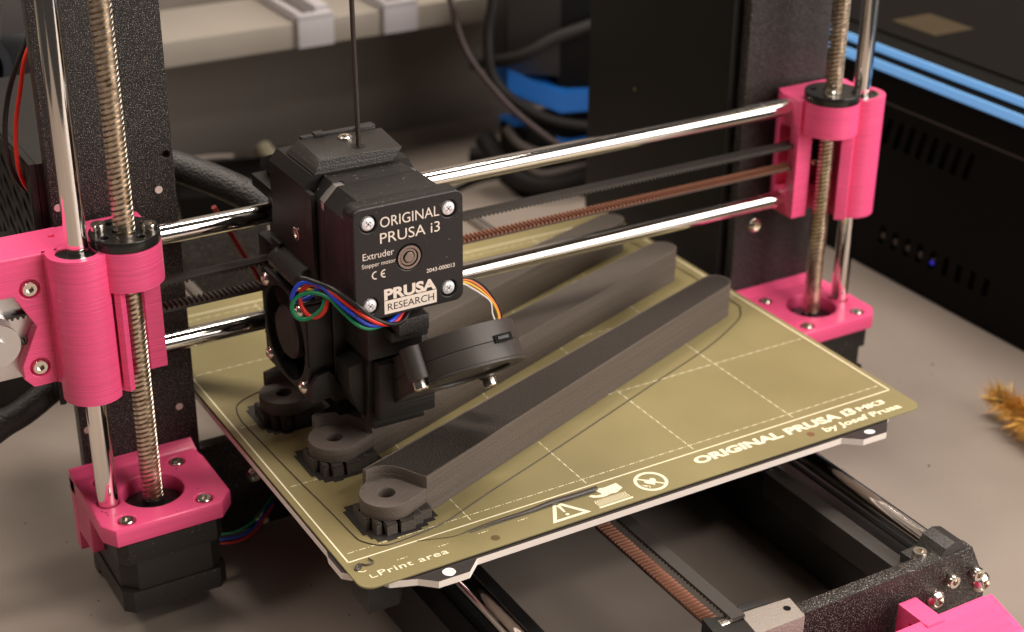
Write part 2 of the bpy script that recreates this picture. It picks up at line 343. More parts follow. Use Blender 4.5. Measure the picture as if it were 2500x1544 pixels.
# ---- left x end (motor side)
def x_end(x, rx, s, top):
    H = 58.0; bot = top-H
    b = B()
    # bearing housing with slit towards the screw
    r = 11.2; ri = 8.3
    gap = math.radians(10); g0 = math.radians(-32) if s < 0 else math.radians(180+32)
    pts = []
    N = 48
    for k in range(N+1):
        a = g0+gap+(2*math.pi-2*gap)*k/N; pts.append((rx+r*math.cos(a), ZY+r*math.sin(a)))
    for k in range(N+1):
        a = g0-gap-(2*math.pi-2*gap)*k/N; pts.append((rx+ri*math.cos(a), ZY+ri*math.sin(a)))
    prism(b, pts, bot, top, 'z')
    # lips of the slit
    if s < 0:
        prism(b, [(-45.6, 93.6), (-43.8, 91.8), (-41.6, 93.2), (-44.6, 99.6)], bot+2, top-15.5, 'z', 0.3)
    else:
        prism(b, [(303.4, 93.6), (301.0, 91.6), (296.6, 94.5), (302.3, 101)], bot+0.5, top-15.5, 'z', 0.3)
    # nut holder
    lathe(b, [(12.9, 0), (12.9, 15.3), (5.2, 15.3), (5.2, 0), (12.9, 0)], (x, ZY, top-15.4), (0, 0, 1), 56)
    # rod block
    if s < 0: xb0, xb1 = -58, -24.6
    else: xb0, xb1 = 280.6, 320
    if s < 0:
        prism(b, [(xb0, 108), (-33, 108), (-31, 106), (xb1, 106), (xb1, 126.5), (xb0, 126.5)], bot+1.5, top-0.05, 'z', 0.5)
    else:
        # outer shell with the belt slot left open on the inner side
        prism(b, [(xb0, 106), (289, 106), (290.5, 109.5), (290.5, 112), (xb0, 112)], bot, top-0.05, 'z', 0.5)
        prism(b, [(xb0, 119.6), (xb1, 119.6), (xb1, 126.5), (xb0+3, 126.5)], bot, top-0.08, 'z', 0.5)
        prism(b, [(xb0+0.1, 111.5), (xb1-6, 111.5), (xb1, 120), (xb0+0.1, 120)], top-14.5, top-0.12, 'z', 0.3)
        prism(b, [(xb0+0.1, 111.5), (xb1-6, 111.5), (xb1-6, 120), (xb0+0.1, 120)], bot+0.1, bot+12.5, 'z', 0.3)
        box(b, 306, 319.5, 104, 125, bot+1, top-0.2, 0.4)
        box(b, 289.5, 292, 110, 120, bot+5, top-5)
    o = obj('x_axis_end', b, PINK, PR)
    # linear bearing
    b = B(); ring(b, (rx, ZY, top-1.2), (0, 0, 1), 7.4, 8.25, 1.0); obj('bearing_shell', b, SCRW, o)
    b = B(); ring(b, (rx, ZY, top-1.6), (0, 0, 1), 4.15, 7.35, 0.9); obj('bearing_seal', b, NUTP, o)
    # trapezoid nut
    hl = []
    for k in range(4):
        a = math.radians({-1: 22, 1: 45}[s]+90*k); hl.append(circ(x+9.0*math.cos(a), ZY+9.0*math.sin(a), 1.6, 16))
    fl = finish(plate_mesh([circ(x, ZY, 12.8, 56), circ(x, ZY, 4.3, 32)]+hl, 4.0, 0.3, o=(0, 0, top+4.05)), 'nut_flange', NUTP, o)
    if s < 0: sc = ((-29.0, 97.2), (-45.2, 105.8))
    else: sc = ((288.2, 96.2), )
    for (px, py) in sc: socket('flange_screw', (px, py, top+4.0), (0, 0, 1), 2.75, 3.0, fl)
    return o
xl = x_end(-37.0, -54.7, -1, 91.6)
xr = x_end(294.8, 312.3, 1, 90.2)
# motor plate of the left end
b = B()
prism(b, [(-67, 39.6), (-56, 38), (-56, 91.5), (-110, 91.5), (-110, 76.6), (-78.4, 76.9), (-71.5, 63.6), (-78.5, 48.7), (-78.4, 43.4), (-75.3, 39.6)], 107.6, 111.5, 'y', 0.4)
mesh_join(b, plate_mesh([[(-56, 39.8), (-56, 91.45), (-110, 91.45), (-110, 76.6), (-78.4, 76.9), (-71.5, 63.6), (-78.5, 48.7), (-78.4, 43.4), (-75.3, 39.6)], circ(-72.2, 78.7, 3.75, 28), circ(-72.2, 47.1, 3.75, 28)], 2.1, 0.4, (1, 0, 0), (0, 0, 1), (0, 105.55, 0)))
prism(b, [(-110, 80.5), (-56, 80.5), (-56, 89.6), (-110, 89.6)], 110, 127, 'y', 0.4)
mesh_join(b, plate_mesh([[(-110, 107), (-56, 107), (-56, 127), (-110, 127)], [(-60.2, 118.2), (-57, 118.2), (-57, 120.4), (-60.2, 120.4)]], 2.0, 0.2, o=(0, 0, 91.47)))
prism(b, [(-70, 39.9), (-56, 39.9), (-56, 89.5), (-70, 89.5)], 110.5, 126.9, 'y', 0.5)
prism(b, [(-66.5, 105.8), (-63.5, 100.5), (-60, 108), (-66, 108)], 39.6, 91.45, 'z')   # fillet to the housing
obj('motor_plate', b, PINK, xl)
for z in (78.7, 47.1):
    socket('plate_screw', (-72.2, 107.6, z), (0, -1, 0), 2.8, 2.4, xl)
b = B(); box(b, -108.4, -66.2, 111.6, 113.4, 41.8, 84, 0.4); xm = obj('x_motor', b, ALU, PR)
b = B(); box(b, -108.4, -66.2, 113.5, 150, 41.8, 84, 1.5); obj('motor_case', b, BLKM, xm)
b = B(); cyl(b, (-87.3, 111.5, 62.5), (-87.3, 98.5, 62.5), 3.2, 24); lathe(b, [(2.6, 0), (8.0, 0), (8.0, 1.2), (2.6, 1.2), (2.6, 0)], (-87.3, 98.6, 62.5), (0, 1, 0), 40); lathe(b, [(0, 0), (8.0, 0), (8.0, 5), (0, 5)], (-87.3, 106.3, 62.5), (0, 1, 0), 40); cyl(b, (-87.3, 97.6, 62.5), (-87.3, 99, 62.5), 2.5, 20)
obj('pulley', b, ALU, PR)
# ---- x rods and belt
XY = 116
for z in (84.7, 39.4):
    b = B(); cyl(b, (-57, XY, z), (318, XY, z), 4.0, 48); obj('x_smooth_rod', b, STEEL, PR)
for (x, z) in ((265, 84.7), (268, 39.4), (-8, 39.4)):
    b = B(); ring(b, (x, XY, z), (1, 0, 0), 4.0, 4.05, 0.25); obj('grease_ring', b, mat('rod_grease', (0.4, 0.34, 0.3), 0.4, metal=0.8), PR)
def belt(name, x0, x1, y0, y1, z, up, m, mt, parent, axis='x', pitch=2.0):
    """toothed belt, flat back 1.0 thick, teeth on the side 'up' (+1/-1)"""
    b = B(); n = int(abs((x1-x0) if axis == 'x' else (y1-y0))/pitch)
    if axis == 'x': box(b, x0, x1, y0, y1, z-0.45, z+0.45)
    else: box(b, x0, x1, y0, y1, z-0.45, z+0.45)
    o = obj(name, b, m, parent, smooth=False)
    vs = []; fs = []; a0, a1 = (z+0.45*up, z+1.4*up)
    for i in range(n):
        c = (x0 if axis == 'x' else y0)+pitch*(i+0.5)
        k = len(vs)
        for (w, h) in ((0.62, a0), (0.36, a1)):
            if axis == 'x': vs += [(c-w, y0+0.05, h), (c+w, y0+0.05, h), (c+w, y1-0.05, h), (c-w, y1-0.05, h)]
            else: vs += [(x0+0.05, c-w, h), (x0+0.05, c+w, h), (x1-0.05, c+w, h), (x1-0.05, c-w, h)]
        for j in range(4): fs.append((k+j, k+(j+1) % 4, k+4+(j+1) % 4, k+4+j))
        fs.append((k+4, k+5, k+6, k+7))
    me = bpy.data.meshes.new('teeth'); me.from_pydata(vs, [], fs); me.update()
    t = bmesh.new(); t.from_mesh(me); bmesh.ops.recalc_face_normals(t, faces=t.faces); t.to_mesh(me); t.free()
    finish(me, 'belt_teeth', mt, o, smooth=False)
    return o
belt('x_belt_upper_run', -84, 300, 109, 115, 67.6, -1, BELT, BELT, PR)
belt('x_belt_lower_run', -84, 20, 109, 115, 56.2, 1, BELT, BELTD, PR)
belt('x_belt_lower_run', 60, 300, 109, 115, 56.2, 1, BELTD, BELTB, PR)
b = B(); lathe(b, [(0, 0), (7, 0), (7, 1), (5.2, 1), (5.2, 8), (7, 8), (7, 9), (0, 9)], (298, 107.5, 62), (0, 1, 0), 36); obj('idler_wheel', b, NUTP, PR)
b = B(); cyl(b, (290.6, 105.8, 59), (290.6, 105.2, 59), 1.3, 16); obj('pin_end', b, SCRW, PR)
# ---- extruder
MX0, MX1, MZ0, MZ1, MYF = 20.4, 62.9, 74.8, 117.2, 30.0
def mpoly(e, c, n=1):
    x0, x1, z0, z1 = MX0+e, MX1-e, MZ0+e, MZ1-e; out = []
    for (cx, cz, a0) in ((x1-c, z0+c, -90), (x1-c, z1-c, 0), (x0+c, z1-c, 90), (x0+c, z0+c, 180)):
        for k in range(n+1):
            a = math.radians(a0+90*k/n); out.append((cx+c*math.cos(a), cz+c*math.sin(a)))
    return out
EX = B(); prism(EX, mpoly(0, 3.2, 6), MYF+2.2, MYF+8, 'y', 0.1)
mesh_join(EX, plate_mesh([mpoly(0, 3.2, 6)]+[circ(px_, pz_, 3.25, 28) for px_, pz_ in ((26.2, 111.4), (57.2, 110.9), (57.0, 80.3), (26.0, 80.4))]+[circ(41.4, 95.9, 4.9, 40)], 2.3, 0.35, (1, 0, 0), (0, 0, 1), (0, MYF, 0)))
em = obj('extruder_motor', EX, BLKM, PR)
b = B(); prism(b, mpoly(0.15, 5.5, 1), MYF+8.02, MYF+24, 'y', 0.1); obj('motor_body', b, BLKM, em)
b = B(); prism(b, mpoly(0.6, 5.0, 1), MYF+23.5, MYF+28.5, 'y', 0.1); obj('motor_band', b, ALU, em)
b = B(); box(b, MX0+9, MX1-6.5, MYF+24.02, MYF+28, MZ1-2, MZ1-0.05); box(b, MX0+0.1, MX0+2, MYF+24.02, MYF+28, MZ0+2, MZ1-9); box(b, MX1-2, MX1-0.1, MYF+24.02, MYF+28, MZ0+2, MZ1-9); obj('band_cover', b, BLKM, em)
b = B(); prism(b, [(20.6, 76), (60, 76), (61.5, 80), (61.5, 111), (56.5, 117.1), (26.0, 117.1), (20.6, 110)], MYF+28.02, 66, 'y', 0.2); obj('motor_front_cap', b, BLKM, em)
for (x, z) in ((26.2, 111.4), (57.2, 110.9), (57.0, 80.3), (26.0, 80.4)):
    b = B(); lathe(b, [(2.7, 0), (2.7, 1.0), (2.3, 1.7), (1.2, 2.0), (1.0, 1.3), (0, 1.1)], (x, MYF+1.9, z), (0, -1, 0), 26)
    for q in (0, 1): box(b, x-(1.7 if q else 0.35), x+(1.7 if q else 0.35), MYF-0.03, MYF+0.45, z-(0.35 if q else 1.7), z+(0.35 if q else 1.7))
    obj('motor_screw', b, ZINC, em)
b = B(); ring(b, (41.4, MYF+2.1, 95.9), (0, -1, 0), 3.5, 4.4, 2.3); ring(b, (41.4, MYF+2.1, 95.9), (0, -1, 0), 2.3, 3.1, 1.9); cyl(b, (41.4, MYF+2.1, 95.9), (41.4, MYF-0.4, 95.9), 1.9, 28, b=0.2); obj('shaft_boss', b, mat('boss_metal', (0.34, 0.28, 0.24), 0.35, metal=0.9), em)
EXx, EZ = (1, 0, 0), (0, 0, 1)
def et(s, x, z, wd, h, bold=0, m=INKW, sp=1, y=MYF): return text('lettering', s, (x, y, z), EXx, EZ, wd, h, m, em, bold, 0.06, sp)
et('ORIGINAL', 30.6, 109.2, 22.8, 3.8); et('PRUSA i3', 30.4, 103.3, 23.2, 3.9)
et('Extruder', 23.6, 98.3, 12.0, 2.5); et('Stepper motor', 23.2, 95.3, 12.9, 1.6)
et('2043-000013', 48.1, 88.3, 11.3, 1.5, 0.01)
et('PRUSA', 31.3, 81.6, 20.6, 4.1, 0.045)
b = B(); box(b, 31.3, 52.0, MYF-0.07, MYF-0.03, 76.0, 81.1); obj('name_band', b, INKW, em, smooth=False)
et('RESEARCH', 32.6, 77.2, 18.3, 2.7, 0, BLKM, y=MYF-0.06)
def arc(cx, cz, r, a0, a1, wd, n=14):
    segs = []
    for k in range(n):
        p = [math.radians(a0+(a1-a0)*q/n) for q in (k, k+1)]; segs.append(((cx+r*math.cos(p[0]), cz+r*math.sin(p[0])), (cx+r*math.cos(p[1]), cz+r*math.sin(p[1]))))
    return segs
ce = arc(28.4, 91.9, 1.35, 80, 280, .5)+arc(31.8, 91.9, 1.35, 80, 280, .5)+[((30.6, 91.9), (31.8, 91.9))]
strips('conformity_mark', ce, 0.5, 0.06, INKW, em, V(EXx), V(EZ), V((0, MYF, 0)))
# extruder body behind the motor
b = B(); prism(b, [(18.5, 66), (18.5, 98), (62, 98), (62, 66)], 70, 113.5, 'z', 0.3)
prism(b, [(18.5, 113.45), (21.8, 117.6), (60, 117.6), (62, 113.45)], 66.2, 97.8, 'y')
prism(b, [(18.5, 66.05), (18.5, 112.5), (20.2, 112.5), (20.2, 62.5)][0:0] or [(18.5, 60.6), (20.3, 60.6), (20.3, 66.1), (18.5, 66.1)], 72, 112.8, 'z', 0.2)
body = obj('extruder_body', b, BLKP, PR)
socket('body_screw', (18.5, 75.0, 92.5), (-1, 0, 0), 2.7, 0.6, body)
b = B(); t = bmesh.new()
bo = [(22.4, 65.2), (53.5, 64.8), (57.0, 90.5), (22.4, 91)]; to = [(25.6, 66.6), (57.0, 64.6), (59.5, 86.5), (27.0, 90)]
lo = [t.verts.new((x, y, 117.9)) for x, y in bo]; hi = [t.verts.new((x, y, 122.6)) for x, y in to]
t.faces.new(lo); t.faces.new(hi)
for i in range(4): t.faces.new((lo[i], lo[(i+1) % 4], hi[(i+1) % 4], hi[i]))
bmesh.ops.recalc_face_normals(t, faces=t.faces); bmesh.ops.bevel(t, geom=list(t.edges), offset=0.25, segments=1, affect='EDGES'); merge(b, t)
box(b, 28, 56, 88.5, 90.8, 122, 123.6, 0.3); box(b, 50.5, 57, 86.6, 90.4, 121, 124.2, 0.3); box(b, 33, 37, 88, 90.9, 123, 124.3, 0.3)
cap = obj('filament_inlet_cap', b, mat('black_print_cap', (0.030, 0.026, 0.023), 0.40, layer=(0.35, 1.0), bump=(1500, 0.8, 0.25)), body)
b = B(); ring(b, (43.4, 72.8, 122.55), (0, 0, 1), 1.6, 2.6, 0.2, 24); obj('inlet_rim', b, BLKP, cap)
b = B(); lathe(b, [(1.35, 0.2), (1.45, 0.9), (2.1, 1.0), (2.75, 0.6), (2.75, 0)], (42.9, 83.0, 122.6), (0, 0, 1), 28); obj('cap_washer', b, SCRW, cap)
# x carriage
b = B(); box(b, 27, 66, 98.1, 124, 73, 101, 1.5); box(b, 22, 64, 98.1, 124, 29, 74, 1.5); prism(b, [(98.2, 100.9), (124, 100.9), (124, 104), (112, 110), (98.2, 111)], 25, 50, 'x', 0.6)
box(b, 21, 30, 104, 124, 94, 99, 0.8)
obj('x_carriage', b, BLKP, PR)
# slanted cable guide on the left
b = B(); prism(b, [(18.6, 82.6), (17.4, 82.5), (12.8, 79.6), (12.2, 78.4), (13.0, 75.6), (18.6, 74.6)], 65.4, 90.6, 'y', 0.4); box(b, 16.5, 18.6, 88, 96, 76, 84, 0.5); obj('idler_guard', b, BLKP, PR)
# hotend fan on the left face
FX, FY, FZ = 15.0, 84.0, 49.0
def rsq(cy, cz, e, c, n=5):
    out = []
    for (sy, sz, a0) in ((1, -1, -90), (1, 1, 0), (-1, 1, 90), (-1, -1, 180)):
        for k in range(n+1):
            a = math.radians(a0+90*k/n); out.append((cy+sy*(e-c)+c*math.cos(a), cz+sz*(e-c)+c*math.sin(a)))
    return out
me = plate_mesh([[(-(p[0]-FY)+FY, p[1]) for p in rsq(FY, FZ, 20, 2.5)], circ(FY, FZ, 18.6, 48)]+[circ(FY+a*16, FZ+c*16, 1.7, 14) for a in (-1, 1) for c in (-1, 1)], 2.2, 0.3, (0, -1, 0), (0, 0, 1), (FX, 2*FY*0, 0))
me.transform(Matrix.Translation((0, 2*FY, 0)) if False else Matrix.Identity(4))
ys = [v.co.y for v in me.vertices]
if max(ys) < 0: me.transform(Matrix.Translation((0, 2*FY, 0)))
fan = finish(me, 'hotend_fan', BLKS, PR)
b = B(); ring(b, (FX+2.2, FY, FZ), (1, 0, 0), 18.6, 19.8, 5.6, 48); ring(b, (FX+7.8, FY, FZ), (1, 0, 0), 18.0, 20.0, 2.0, 48)
for a in (-1, 1):
    for c in (-1, 1): box(b, FX+7.8, FX+10, FY+a*16-4, FY+a*16+4, FZ+c*16-4, FZ+c*16+4, 0.3); cyl(b, (FX+2, FY+a*16, FZ+c*16), (FX+9, FY+a*16, FZ+c*16), 3.2, 16)
box(b, FX+2.2, FX+9.9, FY-19.9, FY-17.5, FZ-12, FZ+12, 0.2); box(b, FX+2.2, FX+9.9, FY-19.9, FY+19.9, FZ-19.9, FZ-18.4, 0.2)
obj('fan_housing', b, BLKS, fan)
b = B(); lathe(b, [(0, 0.3), (9.6, 0.3), (10.6, 1.2), (10.6, 8.5)], (FX, FY, FZ), (1, 0, 0), 40); obj('fan_hub', b, mat('hub_label', (0.030, 0.025, 0.022), 0.5), fan)
b = B()
for k in range(7):
    a = 2*math.pi*k/7; t = bmesh.new(); g = []
    for rr, tw in ((10.4, 0.0), (14.2, 0.06), (18.1, 0.1)):
        for (da, xx) in ((-0.24, 2.0), (0.0, 4.0), (0.26, 7.2)):
            q = a+da+tw; g.append(t.verts.new((FX+xx, FY+rr*math.cos(q), FZ+rr*math.sin(q))))
    for i in range(2):
        for j in range(2): t.faces.new((g[i*3+j], g[i*3+j+1], g[i*3+4+j], g[i*3+3+j]))
    bmesh.ops.solidify(t, geom=list(t.faces), thickness=0.8); merge(b, t)
obj('fan_blades', b, BLKS, fan)
for a in (-1, 1):
    for c in (-1, 1): socket('fan_screw', (FX, FY+a*16, FZ+c*16), (-1, 0, 0), 2.7, 1.5, fan, dome=True)
# fan carrier / hotend body
b = B(); box(b, 25.1, 60, 64.5, 98, 31, 70.0, 0.8); box(b, 25.2, 34, 61.5, 66, 38, 73, 0.6)
prism(b, [(15.2, 29.2), (25, 30.2), (25, 38.5), (22.6, 41.2), (18, 40.2), (15.2, 36.5)], 60.8, 64.0, 'y', 0.5)
box(b, 17, 22.5, 63.2, 64.2, 55, 61, 0.2); box(b, 15.6, 25.1, 62.6, 64.2, 43, 68.5, 0.5)
box(b, 26, 59, 66, 92, 24, 32, 2.0)
obj('hotend_body', b, BLKP, PR)
b = B(); box(b, 29, 42, 68, 84, 16.5, 25, 0.5); lathe(b, [(3.6, 0), (3.6, -2), (0.6, -4.2), (0, -4.2)][::-1] if False else [(0, -4.0), (0.6, -4.0), (3.4, -1.5), (3.4, 0.5)], (37, 76, 20.4), (0, 0, 1), 16); obj('heater_block', b, BLKX, PR)
# nozzle shroud
b = B(); prism(b, [(31.8, 24.5), (34.5, 22.6), (55, 22.6), (59, 26), (59, 51.0), (33.0, 51.0), (31.8, 46)], 47.2, 66, 'y', 0.5); prism(b, [(33.5, 26.0), (57, 25.0), (57, 49.5), (34.0, 49.5)], 41.5, 47.4, 'y', 1.5)
prism(b, [(25.6, 46.6), (31.9, 48.0), (31.9, 24.0), (29.5, 27), (25.6, 37.5)], 50, 64.4, 'y', 0.4)
prism(b, [(33.0, 50.9), (47, 50.9), (46.5, 54.5), (39.5, 58), (38, 58)], 49.5, 62, 'y', 0.3)
prism(b, [(32.5, 56), (34, 47.6), (55, 47.4), (58, 56)], 19.5, 22.7, 'z', 0.4)
obj('fan_nozzle', b, BLKP, PR)
b = B(); box(b, 38, 50.2, 32.5, 62, 64.5, 70.8, 0.6); box(b, 36.8, 51.5, 36, 60, 60.5, 64.6, 0.6); obj('fan_bracket', b, BLKR, PR)
b = B(); box(b, 30, 52, 42, 64.4, 52, 74.6, 0.6); obj('cable_guard', b, BLKP, PR)
# blower, tilted towards the nozzle
tl = math.radians(38); sn, cs = math.sin(tl), math.cos(tl)
e1 = V((1, 0, 0)); e2 = V((0, cs, -sn)); nn = V((0, -sn, -cs)); CF = V((61.0, 23.4, 46.2))
XF = Matrix.Identity(4)
for i in range(3): XF[i][0] = e1[i]; XF[i][1] = e2[i]; XF[i][2] = nn[i]; XF[i][3] = CF[i]
R0 = 21.9
outl = [(R0*math.cos(a), R0*math.sin(a)) for a in [math.radians(-150+k*10) for k in range(0, 25)]]
outl += [(-14, 19.5), (-14, 27), (-21, 27), (-21.2, 6)]
b = B()
prism(b, outl, -15.2, -7.7, 'z', 0.5, xf=XF, seg=3); prism(b, outl, -7.6, -1.2, 'z', 0.2, xf=XF)
t = bmesh.new()
mesh_join(t, plate_mesh([outl, circ(1.5, 1.0, 15.2, 44)], 1.2, 0.3), 0)
bmesh.ops.transform(t, matrix=XF, verts=t.verts); merge(b, t)
def bp(a, c, h): return CF+e1*a+e2*c+nn*h
for (a, c, rr) in ((-20.9, -6, 4.5), (19.0, 23.5, 3.5)): cyl(b, bp(a, c, -15), bp(a, c, -2.6 if a < 0 else 0), rr, 28, b=0.3)
cyl(b, bp(-17.6, -8.6, -15), bp(-17.6, -8.6, 0), 1.6, 16)
blow = obj('part_cooling_blower', b, mat('blower_plastic', (0.045, 0.037, 0.032), 0.46, bump=(2200, 0.4, 0.12)), PR)
b = B(); cyl(b, bp(1.5, 1, -1.3), bp(1.5, 1, -4.2), 15.1, 44); obj('intake_shade_disc', b, BLKX, blow)  # near-black disc paints the shade inside the intake
b = B(); cyl(b, bp(1.5, 1, -4.1), bp(1.5, 1, -1.4), 8.6, 36, b=0.5)
obj('impeller_hub', b, BLKS, blow)
b = B()
for k in range(26):
    a = 2*math.pi*k/26; box(b, 12.2, 14.8, -0.2, 0.2, -4.1, -1.6, xf=XF @ Matrix.Translation((1.5, 1, 0)) @ Matrix.Rotation(a, 4, 'Z'))
obj('impeller_blades', b, BLKS, blow)
for (a, c) in ((-21.6, -6), (19.0, 23.5)):
    b = B(); q = bp(a, c, -2.6 if a < 0 else 0); lathe(b, [(2.7, 0), (2.85, 0.4), (2.85, 3.0), (2.5, 3.4), (1.4, 3.4), (1.4, 2.0), (0, 2.0)], q, nn, 24); obj('blower_screw', b, SCRW, blow)
b = B(); box(b, 4, 11, -R0-0.25, -R0+1, -9.5, -6.6, 0.1, xf=XF); obj('clip_slot_shade', b, BLKX, blow)  # black block paints the shade of the slot round the tongue
b = B(); box(b, 5.2, 9.5, -R0-0.6, -R0+1, -8.8, -7.6, 0.1, xf=XF); obj('clip_tongue', b, BLKS, blow)
# wires
def wire(pts, m, r=0.82): b = B(); tube(b, pts, r, 10, 8); return obj('wire', b, m, PR, ang=60)
wire([(44, 36, 73.2), (38.9, 34.2, 72.9), (35.3, 31.8, 72.2), (30.9, 30.2, 72.2), (24.9, 29.6, 73.8), (20.1, 31.4, 78.0), (16.7, 36.7, 81.5), (14.4, 42.6, 84.7), (12.1, 47.5, 85.6), (9.1, 49.9, 85.3), (6.7, 51.5, 82.2), (6.2, 52.6, 78.1), (9.5, 53, 77), (13.5, 52, 78.5), (17, 52, 82)], W_BLUE)
wire([(46, 40, 73), (43.4, 35.7, 71.7), (39.6, 32.8, 70.2), (33.8, 30.0, 71.6), (26.7, 28.8, 76.0), (21.7, 28.8, 81.4), (18.2, 34.0, 84.3), (15.7, 39.6, 86.0), (13.3, 45.0, 86.3), (11.3, 48.4, 86.6), (9.2, 50.9, 87.0), (12, 56, 86), (16, 60, 84)], W_BLK)
wire([(44, 38, 73.6), (40.4, 34.7, 72.3), (35.2, 31.4, 71.0), (28.4, 28.9, 73.8), (22.7, 28.9, 78.2), (18.8, 33.4, 81.6), (16.2, 38.9, 83.9), (13.9, 44.8, 84.8), (11.7, 49.1, 84.2), (9.1, 51.2, 81.2), (8.6, 50.9, 76.5), (10.2, 48.2, 73.0), (12.4, 45.2, 73.2), (14.0, 42.4, 76.5), (15.4, 42.3, 80.4)], W_RED)
wire([(40, 36, 73), (35.2, 33.2, 71.2), (29.6, 31.0, 71.5), (24.8, 30.5, 72.0), (21.0, 31.5, 74.3), (18.0, 35.8, 77.9), (15.5, 40.1, 81.4), (13.1, 45.0, 82.2), (10.2, 49.0, 81.3), (7.0, 51.1, 79.3), (5.6, 51.9, 75.7), (6.6, 50.6, 72.2), (8.8, 48.8, 71.5), (11.4, 46.5, 73.2), (13.5, 43.2, 77.3), (15.2, 43.5, 81.4)], W_GRN)
wire([(9, 56, 80), (12, 54, 80.5), (16, 53, 79), (18, 56, 77)], W_YEL, 0.6); wire([(8, 57, 74), (12, 54, 75), (16.5, 50, 77), (19, 48, 80)], W_BLK, 0.7)
for k, (m, dx, dz) in enumerate(((W_BLK, 0.9, 1.1), (W_ORG, 0.0, 0.2), (W_YEL, -0.5, -0.8), (W_WHT, -1.3, -1.6))):
    wire([(60, 50+dx, 74.5+dz*0.4), (65, 46, 74.8+dz*0.5), (68.9, 45, 74.3+dz*0.7), (72.1+dx*0.3, 45, 73.7+dz), (75.3+dx, 45, 71.9+dz), (79.2+dx, 44.5, 68.4+dz*0.8), (83.1+dx, 43.8, 63.1), (85.1+dx*0.9-(1.6 if k == 3 else 0), 43.0, 58.1), (85.4+dx*0.7-(0.6 if k == 3 else 0), 42, 53.0)], m, 0.45)
# cable sleeve behind
b = B(); tube(b, [(36, 140, 74), (30, 150, 78), (17, 165, 84), (2, 180, 88), (-16, 200, 84), (-30, 230, 70)], 6.6, 16, 8); obj('cable_sleeve', b, BRAID, PR)
b = B(); tube(b, [(5, 124, 88), (9, 126, 80), (12, 126, 74), (15.5, 125, 66), (19.5, 124, 58), (22, 123, 50)], 1.1, 8, 8); obj('wire', b, mat('wire_dark_red', (0.22, 0.018, 0.014), 0.5), PR)
b = B(); tube(b, [(-130, 150, -22), (-100, 150, -8), (-81.5, 150, 2.0), (-71.3, 150, 6.1), (-57.5, 152, 12.6), (-40, 158, 17)], 5.6, 16, 8, flat=1.0); obj('braided_cable', b, BRAID, PR)
# ---- heated bed
bedz1, bedz0 = -1.15, -3.9
tabs = [(-1.4, -5.2), (-4.0, -2.6), (-4.0, 8), (-2.9, 12), (-2.9, 222), (252.5, 222), (250.5, -9), (240, -12), (234.2, -16.7), (226.6, -24.4), (214.7, -24.2), (207.8, -18.9), (41.0, -18.7), (35.0, -24.3), (22.9, -24.1), (17.4, -19.1), (8, -15.5), (4, -8)]
b = B(); prism(b, tabs, bedz0, bedz1, 'z'); 
me = bpy.data.meshes.new('heated_bed'); b.normal_update()
for f in b.faces: f.material_index = 0 if f.normal.z > 0.5 else 1
hb = obj('heated_bed', b, [BEDB, BEDE], PR, smooth=False)
b = B(); prism(b, [(0, -16), (250, -16), (250, 221), (0, 221)], -1.12, -0.85, 'z'); obj('magnet_film', b, MAGN, hb)
me = plate_mesh([[(x+random.uniform(-.15, .15), y+random.uniform(-.15, .15)) for x, y in circ(28.6, -21.0, 2.35, 16)]], 0.15, 0, o=(0, 0, bedz1+0.2)); fp = finish(me, 'solder_pad', WHITE, hb)
b = B()
for k in range(7):
    r_ = 0.45+0.42*k; tube(b, [(28.6+r_*math.cos(a)*0.8+0.5, -22.9+r_*math.sin(a)*1.0, bedz1+0.22) for a in [math.radians(q) for q in range(35, 150, 15)]], 0.045, 5, 1)
obj('pad_scratches', b, mat('pad_groove', (0.35, 0.28, 0.26), 0.5), hb)
me = plate_mesh([[(220.7+x*1.0-y*0.25, -20.9+y*0.85) for x, y in [(2.2*math.cos(a), 1.9*math.sin(a)) for a in [2*math.pi*k/20 for k in range(20)]]]], 0.15, 0, o=(0, 0, bedz1+0.2)); finish(me, 'solder_pad', WHITE, hb)
b = B(); box(b, 30, 230, 0, 200, -13, -9.5, 0.6); 
for (x, y) in ((10, 5), (240, 5), (10, 200), (240, 200)): cyl(b, (x, y, -9.6), (x, y, -3.95), 3, 16)
prism(b, [(12, 2), (30, 8), (30, 30), (8, 12)], -13, -9.6, 'z'); prism(b, [(238, 2), (220, 8), (220, 30), (242, 12)], -13, -9.6, 'z')
obj('bed_carriage', b, BLKX, PR)
b = B(); prism(b, [(2, -11), (14, -11), (17, -7), (14, 2), (2, 2)], -16, -4, 'z', 0.8); obj('cable_cover', b, BLKP, PR)
for (x, y) in ((214.5, 40), (214.5, 140), (47.5, 90)):
    b = B(); cyl(b, (x, y-12, -26), (x, y+12, -26), 7.5, 32, b=0.5); obj('linear_bearing', b, SCRW, PR)
# y rods
for x in (47.4, 214.8):
    b = B(); cyl(b, (x, -74, -26), (x, 300, -26), 4, 44); obj('y_smooth_rod', b, STEEL, PR)
belt('y_belt_upper_run', 114.2, 119.8, -72, 250, -20.4, -1, BELT, BELTD, PR, 'y'); belt('y_belt_lower_run', 113.2, 119.2, -72, 250, -31.6, 1, BELTD, BELTB, PR, 'y')
